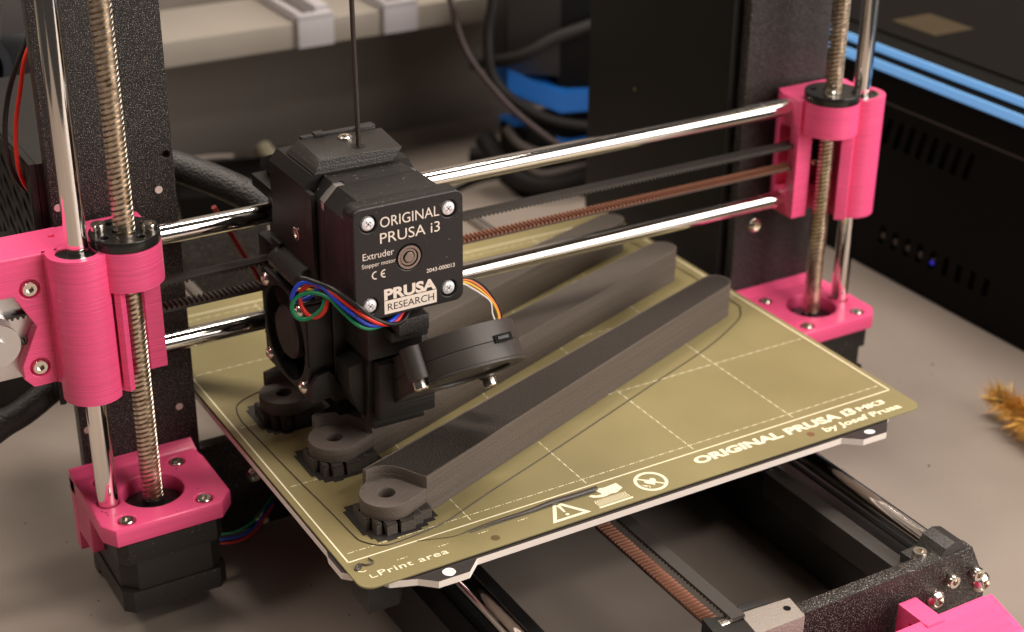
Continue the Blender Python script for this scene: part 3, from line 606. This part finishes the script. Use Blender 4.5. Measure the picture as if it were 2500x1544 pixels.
# extrusions under the bed
for x in (35, 199):
    b = B(); box(b, x, x+30, -76.5, 129, -64, -37, 0.6)
    ex = obj('frame_extrusion', b, mat('black_anodised', (0.012, 0.011, 0.011), 0.33, metal=0.2), PR)
    for q in (10.5, 19.5):
        b = B(); box(b, x+q-1.2+(0 if q < 15 else 0), x+q+1.2, -76, 128, -37.02, -36.6, 0.2); obj('groove_lip', b, BLKX, ex)
b = B(); box(b, 196, 203.5, -70, 12, -42, -30, 0.5); obj('rod_brace', b, mat('brace_dark', (0.03, 0.025, 0.022), 0.45, bump=(1500, 0.5, 0.2)), PR)
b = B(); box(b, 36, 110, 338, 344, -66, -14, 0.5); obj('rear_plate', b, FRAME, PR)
# front plate
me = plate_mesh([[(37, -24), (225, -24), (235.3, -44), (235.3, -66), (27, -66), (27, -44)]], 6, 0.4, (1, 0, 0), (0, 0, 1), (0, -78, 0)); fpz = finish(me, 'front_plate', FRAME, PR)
for (x, z) in ((214.7, -34.9), (227.6, -36.1), (133.5, -28.4), (47, -36)): socket('plate_screw', (x, -78, z), (0, -1, 0), 2.8, 3.2, fpz)
for (x, z) in ((208.1, -42.0), (232.4, -42.9)): socket('plate_bolt', (x, -78, z), (0, -1, 0), 4.4, 2.6, fpz, dome=True)
# rod holders
for x in (214.8, 47.4):
    b = B(); prism(b, [(x-14, -40), (x+8, -40), (x+8, -24.5), (x+5.5, -20.5), (x+1, -19.2), (x-3.5, -20.8), (x-6.3, -25.5), (x-14, -25.8)], -77, -64.5, 'y', 0.5)
    rh = obj('rod_holder', b, BLKR, PR); socket('holder_screw', (x-10.6, -71, -25.7), (0, 0, 1), 2.9, 3.0, rh)
# belt tensioner / idler holder
b = B(); prism(b, [(117.5, -82), (139, -82), (141, -70.8), (119.5, -69.2)], -30, -21.2, 'z', 0.5); it = obj('belt_idler_block', b, mat('idler_lit_top', (0.30, 0.255, 0.225), 0.38, bump=(1300, 1.0, 0.45)), PR)  # black print; its brightly lit top is put into this pale colour
b = B(); prism(b, [(103.5, -84), (117.6, -84), (119.4, -69.4), (106.5, -64.5)], -38, -21.6, 'z', 0.5); prism(b, [(119.6, -69.3), (133, -70.2), (131, -66.0), (121, -65.6)], -26, -20.6, 'z', 0.4); obj('idler_cheek', b, BLKP, PR)
b = B(); cyl(b, (136, -75.5, -21.15), (136, -75.5, -21.05), 1.4, 18); obj('pocket_shade_disc', b, BLKX, it)  # black disc on the surface paints the shade of a pocket
b = B(); cyl(b, (110, -70, -26), (121, -70, -26), 4.8, 24); obj('idler_pulley', b, SCRW, PR)
# pink display support and housing in the corner
b = B(); prism(b, [(187.0, -81.6), (193.8, -81.6), (193.8, -97), (187.0, -97)], -56, -33.6, 'z', 0.1); mesh_join(b, plate_mesh([[(97, -56), (81.6, -56), (81.6, -33.6), (97, -33.6)][::-1], [(91, -46), (88, -46), (88, -38), (91, -38)]], 1.7, 0.1, (0, -1, 0), (0, 0, 1), (185.3, 0, 0))); sp = obj('display_support', b, PINK, PR)
b = B(); prism(b, [(-93.5, -33.8), (-93.5, -60), (-150, -66), (-152, -60), (-114, -38.0)], 60, 217, 'x', 0.7)
prism(b, [(-93.6, -34.2), (-93.6, -60), (-148, -66), (-148, -60), (-110, -39)], 216.5, 221, 'x', 0.7); obj('display_housing', b, PINK, PR)
# power supply behind the right upright, electronics box behind the left one
b = B(); box(b, 262.5, 312, 137, 255, -12, 190, 0.8); ps = obj('power_supply', b, PSU, PR)
b = B(); cyl(b, (262.4, 212, 68), (262.1, 212, 68), 1.0, 12); obj('supply_mark', b, OLIV, ps)
b = B(); box(b, -57.2, -8, 137, 245, 12, 113, 1.2); box(b, -59.6, -57.3, 137, 138.4, 12, 113); box(b, -59.6, -57.3, 243.6, 245, 12, 113); box(b, -59.6, -57.3, 138.4, 243.6, 111.6, 113); cb = obj('electronics_box', b, BLKP, PR)
n = 0
lp = [[(-243.5, 14), (-138.5, 14), (-138.5, 111.5), (-243.5, 111.5)]]
for r_ in range(10):
    for c in range(7):
        y0 = 141.5+c*14; z0 = 102-r_*8.6
        lp.append([(-y0, z0-7.0), (-(y0+11.0), z0-1.6), (-(y0+11.0), z0+2.4), (-y0, z0-3.0)])
finish(plate_mesh(lp, 1.6, 0, (0, -1, 0), (0, 0, 1), (-59.9, 0, 0)), 'vent_panel', BLKP, cb, smooth=False)
b = B(); tube(b, [(-50, 148, 156), (-54.2, 146, 149), (-57, 145, 139.7), (-60.0, 145, 128.1), (-61.6, 145, 116.1), (-61.2, 145, 106.4), (-58.5, 145, 99.0)], 0.85, 10, 8); obj('wire', b, W_RED, PR)
b = B(); tube(b, [(-50, 153, 156), (-57.2, 150, 144.5), (-61.5, 149, 134), (-63.9, 149, 122), (-63.9, 149, 112), (-62, 149, 104), (-58.5, 148, 98)], 1.0, 10, 8); obj('wire', b, W_BLK, PR)
for (y, z) in ((141, 104), ): socket('box_screw', (-50, 141, 113), (0, 0, 1), 2.4, 1.6, cb)
# motor wires seen low behind the left mount
for k, (m, dz) in enumerate(((W_RED, 0), (W_BLUE, 2.0), (W_GRN, 4.5))):
    b = B(); tube(b, [(-18, 104, -53+dz), (-14, 108, -53.2+dz), (-9, 108, -53.6+dz), (-2, 109, -55.5+dz*1.1), (7, 112, -55.5+dz*1.2), (20, 122, -52+dz)], 0.5, 8, 8); obj('wire', b, m, PR)
# ------------------------------------------------------------------ print sheet
SH = thing('steel_print_sheet', (125, 103, -0.85), 'gold coated flexible steel print sheet with cream grid and lettering', 'print sheet')
def rrect(x0, x1, y0, y1, r, n=6):
    out = []
    for (cx, cy, a0) in ((x1-r, y0+r, -90), (x1-r, y1-r, 0), (x0+r, y1-r, 90), (x0+r, y0+r, 180)):
        for k in range(n+1):
            a = math.radians(a0+90*k/n); out.append((cx+r*math.cos(a), cy+r*math.sin(a)))
    return out
b = B(); prism(b, rrect(-2.6, 252.6, -17.3, 223.5, 5), -0.82, 0, 'z', 0.12, seg=1); obj('sheet_plate', b, PEI, SH, smooth=False)
L = [((0, -0.0), (250, 0)), ((250, 0), (250, 210)), ((250, 210), (0, 210)), ((0, 210), (0, 0))]
strips('frame_line', L, 0.62, 0.035, INK, SH)
def dashes(p, q, pat=(2.6, 0.75, 0.5, 0.75)):
    p = V(p); q = V(q); d = (q-p).normalized(); Ld = (q-p).length; s = 0; out = []; k = 0
    while s < Ld:
        e = min(s+pat[k % 4], Ld)
        if k % 2 == 0: out.append(((p+d*s)[:2], (p+d*e)[:2]))
        s = e; k += 1
    return out
seg = []
for k in range(5): seg += dashes((2, 5+50*k), (248, 5+50*k))
for k in range(1, 5): seg += dashes((50*k, 2), (50*k, 208))
strips('grid_line', seg, 0.34, 0.04, INK, SH)
EY = (0, 1, 0)
def st(s, x, y, wd, h, bold=0, sp=1): return text('lettering', s, (x, y, 0), EXx, EY, wd, h, INK, SH, bold, 0.04, sp)
st('ORIGINAL PRUSA i3', 144.9, -8.0, 80.6, 4.7, 0.045); st('MK3', 227.0, -7.6, 14.2, 3.1, 0.045); st('by Josef Prusa', 204.2, -13.7, 40.4, 3.4, 0.03)
st('Print area', 6.4, -12.3, 27.0, 3.0, 0.008, 1.1)
strips('corner_mark', [((3.3, -10.0), (3.3, -12.2)), ((3.3, -12.2), (5.6, -12.2)), ((0.6, -6.4), (2.2, -7.6)), ((2.2, -7.6), (3.4, -7.2))], 0.42, 0.04, INK, SH)
mk = []
for x in (15.4, 31.8, 48.0, 64.5): mk += [((x, -7.1), (x+0.6, -7.1)), ((x+1.2, -7.1), (x+3.0, -7.1)), ((x+3.6, -7.1), (x+4.0, -7.1))]
strips('edge_mark', mk, 0.36, 0.04, INK, SH)
def loopseg(P): return [(P[i], P[(i+1) % len(P)]) for i in range(len(P))]
me = plate_mesh([[(82.4, -2.0), (74.9, -14.9), (91.2, -15.1)], [(82.5, -4.6), (88.6, -13.8), (77.2, -13.7)]], 0.02, 0, o=(0, 0, 0.05)); finish(me, 'warning_triangle', INK, SH, smooth=False)
me = plate_mesh([[(81.9, -5.6), (83.3, -5.6), (82.9, -10.6), (82.2, -10.6)]], 0.02, 0, o=(0, 0, 0.05)); finish(me, 'exclamation_mark', INK, SH, smooth=False)
me = plate_mesh([circ(82.6, -12.3, 0.75, 16)], 0.02, 0, o=(0, 0, 0.05)); finish(me, 'exclamation_dot', INK, SH, smooth=False)
me = plate_mesh([[(109.8, -3.4), (110.2, -7.3), (106.6, -9.0), (103.8, -8.6), (101.5, -9.2), (99.2, -8.9), (96.8, -7.7), (95.8, -6.2), (97.0, -5.9), (98.8, -7.2), (101.2, -7.3), (100.6, -5.4), (97.3, -3.2), (97.6, -2.2), (100.6, -3.2), (104.2, -3.9)]], 0.02, 0, o=(0, 0, 0.05)); finish(me, 'hand_symbol', INK, SH, smooth=False)
strips('hot_surface_bar', [((95.2, -14.6), (110.0, -14.6))], 1.0, 0.045, INK, SH)
hs = []
for k in range(15):
    x = 95.8+k*0.95
    for q in range(5): hs.append(((x+0.28*math.sin(q*1.6), -13.7+q*0.75), (x+0.28*math.sin((q+1)*1.6), -13.7+(q+1)*0.75)))
strips('heat_wave', hs, 0.36, 0.045, INK, SH)
me = plate_mesh([circ(122, -9.0, 6.6, 48), circ(122, -9.0, 5.3, 48)], 0.02, 0, o=(0, 0, 0.05)); finish(me, 'prohibition_ring', INK, SH, smooth=False)
strips('prohibition_bar', [((118.0, -5.0), (126.0, -13.0))], 0.8, 0.05, INK, SH)
hb_ = [(121.6+0.17*(16*math.sin(t)**3)*0.9+0.3, -9.2+0.17*(13*math.cos(t)-5*math.cos(2*t)-2*math.cos(3*t)-math.cos(4*t))) for t in [2*math.pi*k/32 for k in range(32)]]
me = plate_mesh([hb_], 0.02, 0, o=(0, 0, 0.046)); finish(me, 'heart_symbol', INK, SH, smooth=False)
strips('heart_bar', [((118.2, -10.2), (119.8, -11.6)), ((119.8, -11.6), (119.2, -12.6)), ((117.6, -9.6), (118.6, -11.8))], 0.35, 0.045, INK, SH)
for (x, y, m) in ((52.1, -12.3, OLIV), (197.6, -12.0, CU)):
    me = plate_mesh([circ(x, y, 1.7, 24)], 0.02, 0, o=(0, 0, 0.04)); finish(me, 'locating_dot', m, SH, smooth=False)
# ------------------------------------------------------------------ printed arms
def make_arm(label):
    A = thing('printed_arm', (25, 18.5, 0.05), label, 'printed part', 'printed arms lying on the print sheet')
    cx, cy = 24.6, 18.6
    # concave near end
    ar = [(20.0, 29.2)]
    P = [(20.9, 28.2), (24.6, 28.6), (27.9, 27.6), (30.6, 25.6), (32.6, 22.9), (34.2, 19.8), (35.6, 17.0), (36.8, 14.6), (38.1, 13.3)]
    end = [(229.6+6.8*math.cos(a), 95.0+6.8*math.sin(a)) for a in [math.radians(q) for q in range(-68, 113, 12)]]
    n = 8
    right = [(38.1+(231.6-38.1)*k/n, 13.3+(88.6-13.3)*k/n) for k in range(1, n)]
    left = [(226.6+(20.0-226.6)*k/n, 101.2+(29.2-101.2)*k/n) for k in range(1, n)]
    poly = P+right+end+left+ar
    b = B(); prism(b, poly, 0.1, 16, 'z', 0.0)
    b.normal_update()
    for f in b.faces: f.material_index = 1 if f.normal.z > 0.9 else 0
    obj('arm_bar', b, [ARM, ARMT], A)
    def inset(P, d):
        n = len(P); out = []
        for i in range(n):
            a, q, c = V(P[i-1]), V(P[i]), V(P[(i+1) % n]); u1 = (q-a).normalized(); u2 = (c-q).normalized(); nr = V((-(u1.y+u2.y), u1.x+u2.x))
            nr = nr.normalized() if nr.length > 1e-6 else V((-u1.y, u1.x)); k = max(0.5, nr.dot(V((-u1.y, u1.x)))); out.append(tuple(q+nr*d/k))
        return out
    area2 = sum(poly[i-1][0]*poly[i][1]-poly[i][0]*poly[i-1][1] for i in range(len(poly)))
    me = plate_mesh([poly, inset(poly, 0.55 if area2 > 0 else -0.55)], 0.16, 0, o=(0, 0, 16.14)); finish(me, 'perimeter_wall', ARM, A, smooth=False)
    ring_ = [(cx+10.2*math.cos(a), cy+10.2*math.sin(a)) for a in [math.radians(q) for q in range(125, 302, 8)]]
    tab = ring_+[(38.4, 13.5), (45, 16.2), (42, 26), (22, 29.6)]
    me = plate_mesh([tab, circ(cx-0.4, cy-0.2, 3.3, 26)], 5.9, 0.25, o=(0, 0, 11)); b = B(); mesh_join(b, me); b.normal_update()
    for f in b.faces: f.material_index = 1 if f.normal.z > 0.9 else 0
    obj('pivot_tab', b, [ARM, GRAIN], A)
    # supports
    b = B(); rs = random.Random(3)
    for (x0, x1, y0, y1) in ((13.6, 15.6, 14.5, 20.5), (15.9, 17.9, 9.6, 14.0), (18.9, 22.9, 7.2, 12.0), (24.2, 30.0, 6.8, 12), (30.05, 34.0, 8.6, 14), (34.05, 38.4, 10.3, 15), (14.2, 16.0, 21.4, 26)):
        box(b, x0, x1, y0, y1, 0.25, 4.3)
        nx = int((x1-x0)/0.8)
        for k in range(max(nx, 1)): box(b, x0+0.1+k*0.8, x0+0.45+k*0.8, y0+0.1, y1, 4.3, 5.15)
        ny = int((y1-y0)/0.9)
        for k in range(max(ny, 1)): box(b, x0+0.05, x1-0.1, y0+0.1+k*0.9, y0+0.4+k*0.9, 4.25, 5.1)
    box(b, 17, 38, 14, 26, 0.25, 4.6)
    obj('support_block', b, SUPP, A, smooth=False)
    br = [(11.7, 12.2), (11.7, 29.5), (13.3, 29.5), (13.3, 32.2), (20, 32.2), (40.8, 15.5), (40.8, 10.2), (38.9, 10.2), (38.9, 8.3), (35.2, 8.3), (35.2, 6.6), (31.9, 6.6), (31.9, 5.4), (21.6, 5.4), (21.6, 4.6), (17.8, 4.6), (17.8, 6.0), (14.6, 6.0), (14.6, 8.6), (13.2, 8.6), (13.2, 12.2)]
    b = B(); prism(b, br, 0.06, 0.3, 'z'); obj('brim', b, BRIM, A, smooth=False)
    return A
def copy_tree(o, parent=None):
    c = o.copy(); scn.collection.objects.link(c); c.parent = parent
    for ch in list(o.children): copy_tree(ch, c)
    return c
a1 = make_arm('charcoal printed arm nearest the front of the sheet, its pivot tab fully in view')
a2 = copy_tree(a1); a2['label'] = 'middle charcoal printed arm, its pivot tab just below the cooling fan duct'
a2.location = V((25, 63.4, 0.05))*U; a2.rotation_euler.z = math.radians(-0.5)
a3 = copy_tree(a1); a3['label'] = 'rearmost charcoal printed arm, its pivot tab under the side fan and mostly hidden'
a3.location = V((22.2, 105.4, 0.05))*U; a3.rotation_euler.z = math.radians(-0.8)
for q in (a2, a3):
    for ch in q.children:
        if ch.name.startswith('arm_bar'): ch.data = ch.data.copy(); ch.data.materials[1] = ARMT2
# skirt line
sk = [(4.3, 109.5), (5.2, 85), (6.2, 60.6), (7.7, 34.0), (8.7, 14), (9.6, 9.4), (12.2, 5.7), (15, 3.4), (18.8, 2.5), (27.2, 3.0), (34, 3.9), (43.6, 6.0), (66.1, 14.9), (113.6, 32.6), (168.0, 53.7), (206.7, 68.6), (231.8, 81.6), (239, 87), (242.5, 92.0), (244.3, 98), (244.4, 140), (242, 178), (236, 190), (226, 193), (60, 142), (20, 129), (9.1, 124.0), (5.7, 118.2), (4.3, 109.5)]
b = B(); tube(b, [(x, y, 0.2) for x, y in sk], 0.27, 6, 6, flat=0.6); sko = obj('skirt_line', b, FILA); tag(sko, 'thin dark loop of extruded plastic running round the three printed arms', 'skirt line')
b = B(); tube(b, [(26.8, -0.3, 0.2), (39.2, -4.2, 0.2), (45.7, -4.0, 0.3), (52.8, -3.9, 0.6), (61.6, -4.1, 0.7), (71.6, -4.4, 0.9), (80.8, -3.7, 1.0), (89.4, -4.0, 1.0), (100.8, -4.0, 1.0)], lambda t: 0.12+0.95*min(1, max(0, (t-0.18)/0.6)), 8, 6, flat=0.6)
tube(b, [(45.7, -5.1, 0.2), (61.6, -5.0, 0.25), (80.8, -4.9, 0.3), (99.8, -4.9, 0.3)], 0.2, 6, 4)
so = obj('purge_strip', b, FILA); tag(so, 'dark strip of purged plastic across the top of the warning triangle', 'plastic strip')
b = B(); tube(b, [(0.0, -5.2, 0.3), (1.6, -3.9, 1.0), (3.2, -3.6, 0.6), (4.4, -4.8, 0.5), (6.2, -5.0, 0.5), (7.4, -4.4, 0.7), (7.2, -2.6, 0.5), (6.6, -2.0, 0.8)], 0.28, 8, 6); tube(b, [(0.2, -5.6, 0.3), (1.4, -4.6, 0.8), (2.6, -4.4, 0.4), (1.6, -5.4, 0.4), (0.4, -6.0, 0.3)], 0.45, 8, 6)
so = obj('plastic_crumb', b, FILA); tag(so, 'small curled crumb of dark plastic above the words Print area', 'plastic crumb')
# filament into the extruder
b = B(); tube(b, [(43.4, 72.8, 118), (43.35, 72.8, 130), (43.0, 72.8, 160), (42.4, 72.8, 200), (41.0, 74, 260), (38, 78, 330)], 0.9, 14, 8); fo = obj('filament_strand', b, FILA); tag(fo, 'thin dark filament strand dropping into the top of the extruder', 'filament')
# ------------------------------------------------------------------ surroundings
# neighbouring black machine with two blue strips
NM = thing('enclosed_machine', (580, 60, -68), 'large black enclosed machine with two light blue edge strips beyond the right rod', 'machine')
b = B(); box(b, 434, 900, -170, 420, -67.9, 48, 1.0); obj('machine_case', b, BLKX, NM)
b = B(); box(b, 436.3, 900, -170, 419, 48.1, 63.6, 0.5); box(b, 431.7, 436.5, -170, 419, 48.1, 57.2, 0.5); obj('machine_lid', b, BLKX, NM)
b = B(); box(b, 430.4, 431.6, -170, 419, 51.2, 56.6, 0.4); obj('blue_strip', b, BLUE, NM)
b = B(); box(b, 435.2, 436.2, -170, 419, 58.9, 63.4, 0.3); obj('blue_strip', b, BLUE, NM)
b = B(); box(b, 431.2, 432.4, -170, 419, 33.6, 34.6, 0.3); obj('seam_ridge', b, mat('seam_grey', (0.06, 0.045, 0.04), 0.4), NM)
b = B(); box(b, 452, 900, -160, 400, 63.7, 65, 0.6); obj('lid_glass', b, mat('dark_glass', (0.006, 0.005, 0.0045), 0.6, spec=0.08), NM)
b = B(); prism(b, [(470, 214), (500, 214), (500, 250), (470, 250)], 65.1, 65.3, 'z'); obj('warning_label', b, YLAB, NM)
lp = [[(-419, -67.5), (169, -67.5), (169, 47.9), (-419, 47.9)]]
for k in range(9):
    y = 198-k*10.2; lp.append([(-y+1.6, -49), (-y-2.6, -49), (-y-1.4, -38), (-y+2.8, -38)])
for k in range(8):
    y = 205-k*9; lp.append([(-y+1.6, 10), (-y-2.6, 10), (-y+1.4, 26), (-y+5.6, 26)])
finish(plate_mesh(lp, 1.8, 0, (0, -1, 0), (0, 0, 1), (431.6, 0, 0)), 'side_panel', BLKX, NM, smooth=False)
for k in range(5):
    y = 198-k*10.2; b = B(); cyl(b, (433.4, y-0.5, -44.0), (432.2, y-0.5, -44.0), 1.9, 12); obj('vent_glint_disc', b, VGLINT, NM)  # paler disc behind the slot paints a glint, not a screw
b = B(); cyl(b, (431.2, 156.5, -44.5), (430.8, 156.5, -44.5), 1.2, 12); obj('status_light', b, BULB, NM)
# beige ledge behind, with two white clips
b = B(); box(b, -400, 306, 482, 551, 27, 43.5, 2.5); box(b, 306.2, 420, 484, 551, 25, 42.5, 2)
lg = obj('ledge', b, LEDGE); tag(lg, 'beige ledge fixed along the wall above the desk', 'ledge')
for i, (x, lab) in enumerate(((193, 'white plastic clip hooked over the beige ledge, left of the filament'), (252.5, 'white plastic clip hooked over the beige ledge, right of the filament'))):
    c = thing('shelf_clip', (x+12, 485, 30), lab, 'clip', 'white clips on the ledge')
    b = B(); box(b, x, x+24, 478.5, 481.8, 27.5+i*0.8, 45.5, 0.8); obj('clip_face', b, CLIPW, c)
    b = B(); box(b, x, x+24, 478.6, 484, 45.6, 48.5, 0.8); box(b, x-1, x+3, 481, 551, 43.8, 50, 0.6); box(b, x+14, x+23, 484, 551, 43.8, 52, 0.8); obj('clip_arm', b, CLIPW, c)
# dark tower with blue foot, cables
TW = thing('device_stand', (345, 440, -40), 'black upright device with a bright blue foot behind the rods', 'device')
b = B(); prism(b, [(336, 402), (372, 390), (392, 410), (392, 450), (336, 450)], -10, 110, 'z', 1.0); obj('device_column', b, BLKX, TW)
b = B(); prism(b, [(308, 418), (335.5, 399), (336, 440), (312, 445)], 10, 110, 'z', 1.0); obj('device_side', b, mat('device_dark_grey', (0.022, 0.018, 0.017), 0.5), TW)
for q, (dz, hh, s0) in enumerate(((0, 15, 0), (-25, 7, 6))):
    b = B(); t = bmesh.new(); A_ = [(304+s0, 410, 2+dz, hh), (333+s0, 392, -12+dz, hh-2), (371, 390, -15+dz, hh), (371, 430, -15+dz, hh), (304+s0, 430, -2+dz, hh)]
    lo = [t.verts.new((x, y, z)) for x, y, z, h in A_]; hi = [t.verts.new((x, y, z+h)) for x, y, z, h in A_]
    t.faces.new(lo); t.faces.new(hi)
    for i in range(5): t.faces.new((lo[i], lo[(i+1) % 5], hi[(i+1) % 5], hi[i]))
    bmesh.ops.recalc_face_normals(t, faces=t.faces); merge(b, t); obj('blue_foot', b, BLUEB, TW)
b = B(); box(b, 310, 368, 396, 430, -67.9, -22, 1.0); obj('device_base', b, BLKX, TW)
def cable(name, pts, r, m, lab, cat='cable', grp=None):
    b = B(); tube(b, pts, r, 12, 8); o = obj(name, b, m); tag(o, lab, cat, grp); return o
cable('power_cable', [(265, 470, 110), (266, 440, 80), (269, 420, 63), (271.8, 418, 47.3), (277.4, 412, 28.2), (290, 400, 6.6), (306, 390, -12), (330, 380, -31.0), (366, 376, -42.2)], 2.0, mat('cable_brown_black', (0.035, 0.018, 0.015), 0.45), 'dark brown cable hanging down from the ledge and curving to the right', grp='cables behind the printer')
cable('power_cable', [(300, 425, 78), (298.8, 420, 58.8), (294, 418, 38.4), (293, 410, 14.0), (303, 400, -1), (324, 392, -14.5), (352, 384, -22), (386, 380, -29)], 3.4, RUBB, 'thick black cable looping past the blue foot of the device', grp='cables behind the printer')
cable('power_cable', [(290, 430, 16), (306.9, 400, 27), (327.8, 392, 38), (358, 386, 46), (390, 380, 56)], 4.0, RUBB, 'black cable rising to the right across the front of the black device', grp='cables behind the printer')
cable('power_cable', [(300, 406, -20), (306, 398, -30), (322, 392, -37), (350, 388, -38), (384, 386, -37)], 3.0, GREYC, 'grey cable curving under the blue foot of the device', grp='cables behind the printer')
cable('power_cable', [(296, 425, -33), (297, 410, -42), (304, 400, -52), (322, 395, -58), (350, 395, -58), (385, 400, -56)], 7.0, RUBB, 'fat coil of black cable low behind the rods', grp='cables behind the printer')
cable('power_cable', [(305, 398, -40), (318, 392, -50), (345, 388, -48), (372, 388, -46)], 2.6, GREYC, 'thin grey cable lying on the fat black coil', grp='cables behind the printer')
cable('power_cable', [(230, 410, -66), (271, 427, -66), (302, 438, -66), (327, 432, -66), (340, 412, -66), (345, 385, -66), (370, 340, -66)], 1.8, RUBB, 'black cable arching over the desk between the belts and the upper rod', grp='cables behind the printer')
cable('power_cable', [(310, 470, -62), (350, 440, -62), (400, 430, -62)], 6, RUBB, 'short stretch of thick dark cable lying on the desk before the wall', grp='cables behind the printer')
# small things left of the extruder
bt = thing('glue_bottle', (183, 520, -68), 'small bottle with a pale ivory tapered tip left of the extruder', 'bottle')
b = B(); cyl(b, (190, 522, -60), (206, 516, -60), 7.8, 24, b=1.0); obj('bottle_body', b, BLKX, bt)
b = B(); lathe(b, [(0, 0), (6.0, 0.5), (6.4, 8), (5.0, 16), (4.0, 24), (0, 25)], (181, 524, -50), (0.15, -0.75, -0.45), 24); obj('bottle_tip', b, IVORY, bt)
sn_ = thing('hand_tool', (150, 505, -68), 'black hand tool with a pale straight bar lying left of the bottle', 'tool')
b = B(); tube(b, [(127, 522, -48.6), (145, 524, -50.5), (161, 525, -53)], 1.7, 10, 4); obj('tool_bar', b, PALE, sn_)
b = B(); prism(b, [(104, 470), (176, 448), (182, 512), (120, 528)], -67.9, -52.5, 'z', 1.0); obj('tool_body', b, BLKX, sn_)
# dark object at the far left edge
dv = thing('black_device', (-60, 330, 40), 'black rounded device behind the electronics box at the left edge', 'device')
b = B(); box(b, -60, 2, 290, 360, -67.9, 118, 6); obj('device_case', b, mat('device_gloss', (0.012, 0.012, 0.014), 0.25), dv)
b = B(); lathe(b, [(13, 0), (17, 0), (17, 3), (13, 3), (13, 0)], (-44, 286, 104), (0, 1, 0), 32); obj('device_ring', b, mat('device_blue_grey', (0.03, 0.033, 0.04), 0.3), dv)
b = B(); tube(b, [(-30, 280, 135), (-34, 279, 118), (-43, 278, 104), (-58, 277, 96)], 0.9, 8, 8); obj('device_cord', b, GREYC, dv)
# golden bristle brush head on the desk at the right
BR = thing('wire_brush', (380, 20, -68), 'golden bristled brush head lying on the desk at the right edge', 'brush')
rb = random.Random(11); b = B()
p0 = V((368, 44, -57)); p1 = V((360, -14, -56)); ax = (p1-p0).normalized(); x_, y_, _ = frame_of(ax)
for i in range(1500):
    t = rb.random(); a = rb.uniform(0, 2*math.pi); c = p0.lerp(p1, t)+x_*rb.uniform(-2, 2)+y_*rb.uniform(-2, 2)
    d = (x_*math.cos(a)+y_*math.sin(a)+ax*(rb.uniform(-0.5, 0.5)-(0.8 if t < 0.15 else 0))).normalized()
    ln = rb.uniform(8, 14)*(0.75+0.35*math.sin(t*3.0)); q = c+d*ln
    if q.z < -67.5: q.z = -67.5+rb.random()
    wv = d.cross(ax).normalized()*rb.uniform(0.25, 0.55); hv = ax*0.35
    v0 = b.verts.new(c+wv); v1 = b.verts.new(c-wv); v2 = b.verts.new(q); v3 = b.verts.new(c+hv+(q-c)*0.3)
    b.faces.new((v0, v1, v2)); b.faces.new((v1, v3, v2)); b.faces.new((v3, v0, v2))
o = obj('bristles', b, GOLD, BR, smooth=False); o['kind'] = 'stuff'
b = B(); cyl(b, p0, p1+(p1-p0)*0.6, 2.5, 12); obj('brush_core', b, mat('brush_core_dark', (0.05, 0.03, 0.02), 0.5), BR)
# crumbs scattered on the desk
rc = random.Random(5); b = B()
for i in range(90):
    x, y = (rc.uniform(-110, 30), rc.uniform(20, 200)) if i % 3 == 0 or i < 30 else (rc.uniform(240, 400), rc.uniform(-40, 160)); s = 0.1+0.4*rc.random()**3
    if i == 0: x, y, s = -70, 62, 1.3
    if i == 30: x, y, s = 268, 40, 1.0
    t = bmesh.new(); bmesh.ops.create_icosphere(t, subdivisions=1, radius=s); bmesh.ops.transform(t, matrix=Matrix.Translation((x, y, -67.8+s*0.4)), verts=t.verts); merge(b, t)
o = obj('dust_crumbs', b, DUST); tag(o, 'dark crumbs scattered over the grey desk', 'crumbs', kind='stuff')
rc = random.Random(9); b = B()
for i in range(45):
    if i < 22: x, y, z = rc.uniform(-60, -12), rc.uniform(82, 116), -14.9
    elif i < 30: x, y, z = rc.uniform(-58, -50) if i % 2 else rc.uniform(-28, -12), rc.uniform(82, 112), -14.9
    else: continue
    if (V((x, y))-V((-37, ZY))).length < 13.5: continue
    s = rc.uniform(0.12, 0.3); t = bmesh.new(); bmesh.ops.create_icosphere(t, subdivisions=1, radius=s); bmesh.ops.transform(t, matrix=Matrix.Translation((x, y, z)), verts=t.verts); merge(b, t)
o = obj('plastic_specks', b, DUST); tag(o, 'tiny dark specks sprinkled on the pink motor bracket at the left', 'specks', kind='stuff')
for o in bpy.data.objects:
    if '_w' in o: del o['_w']
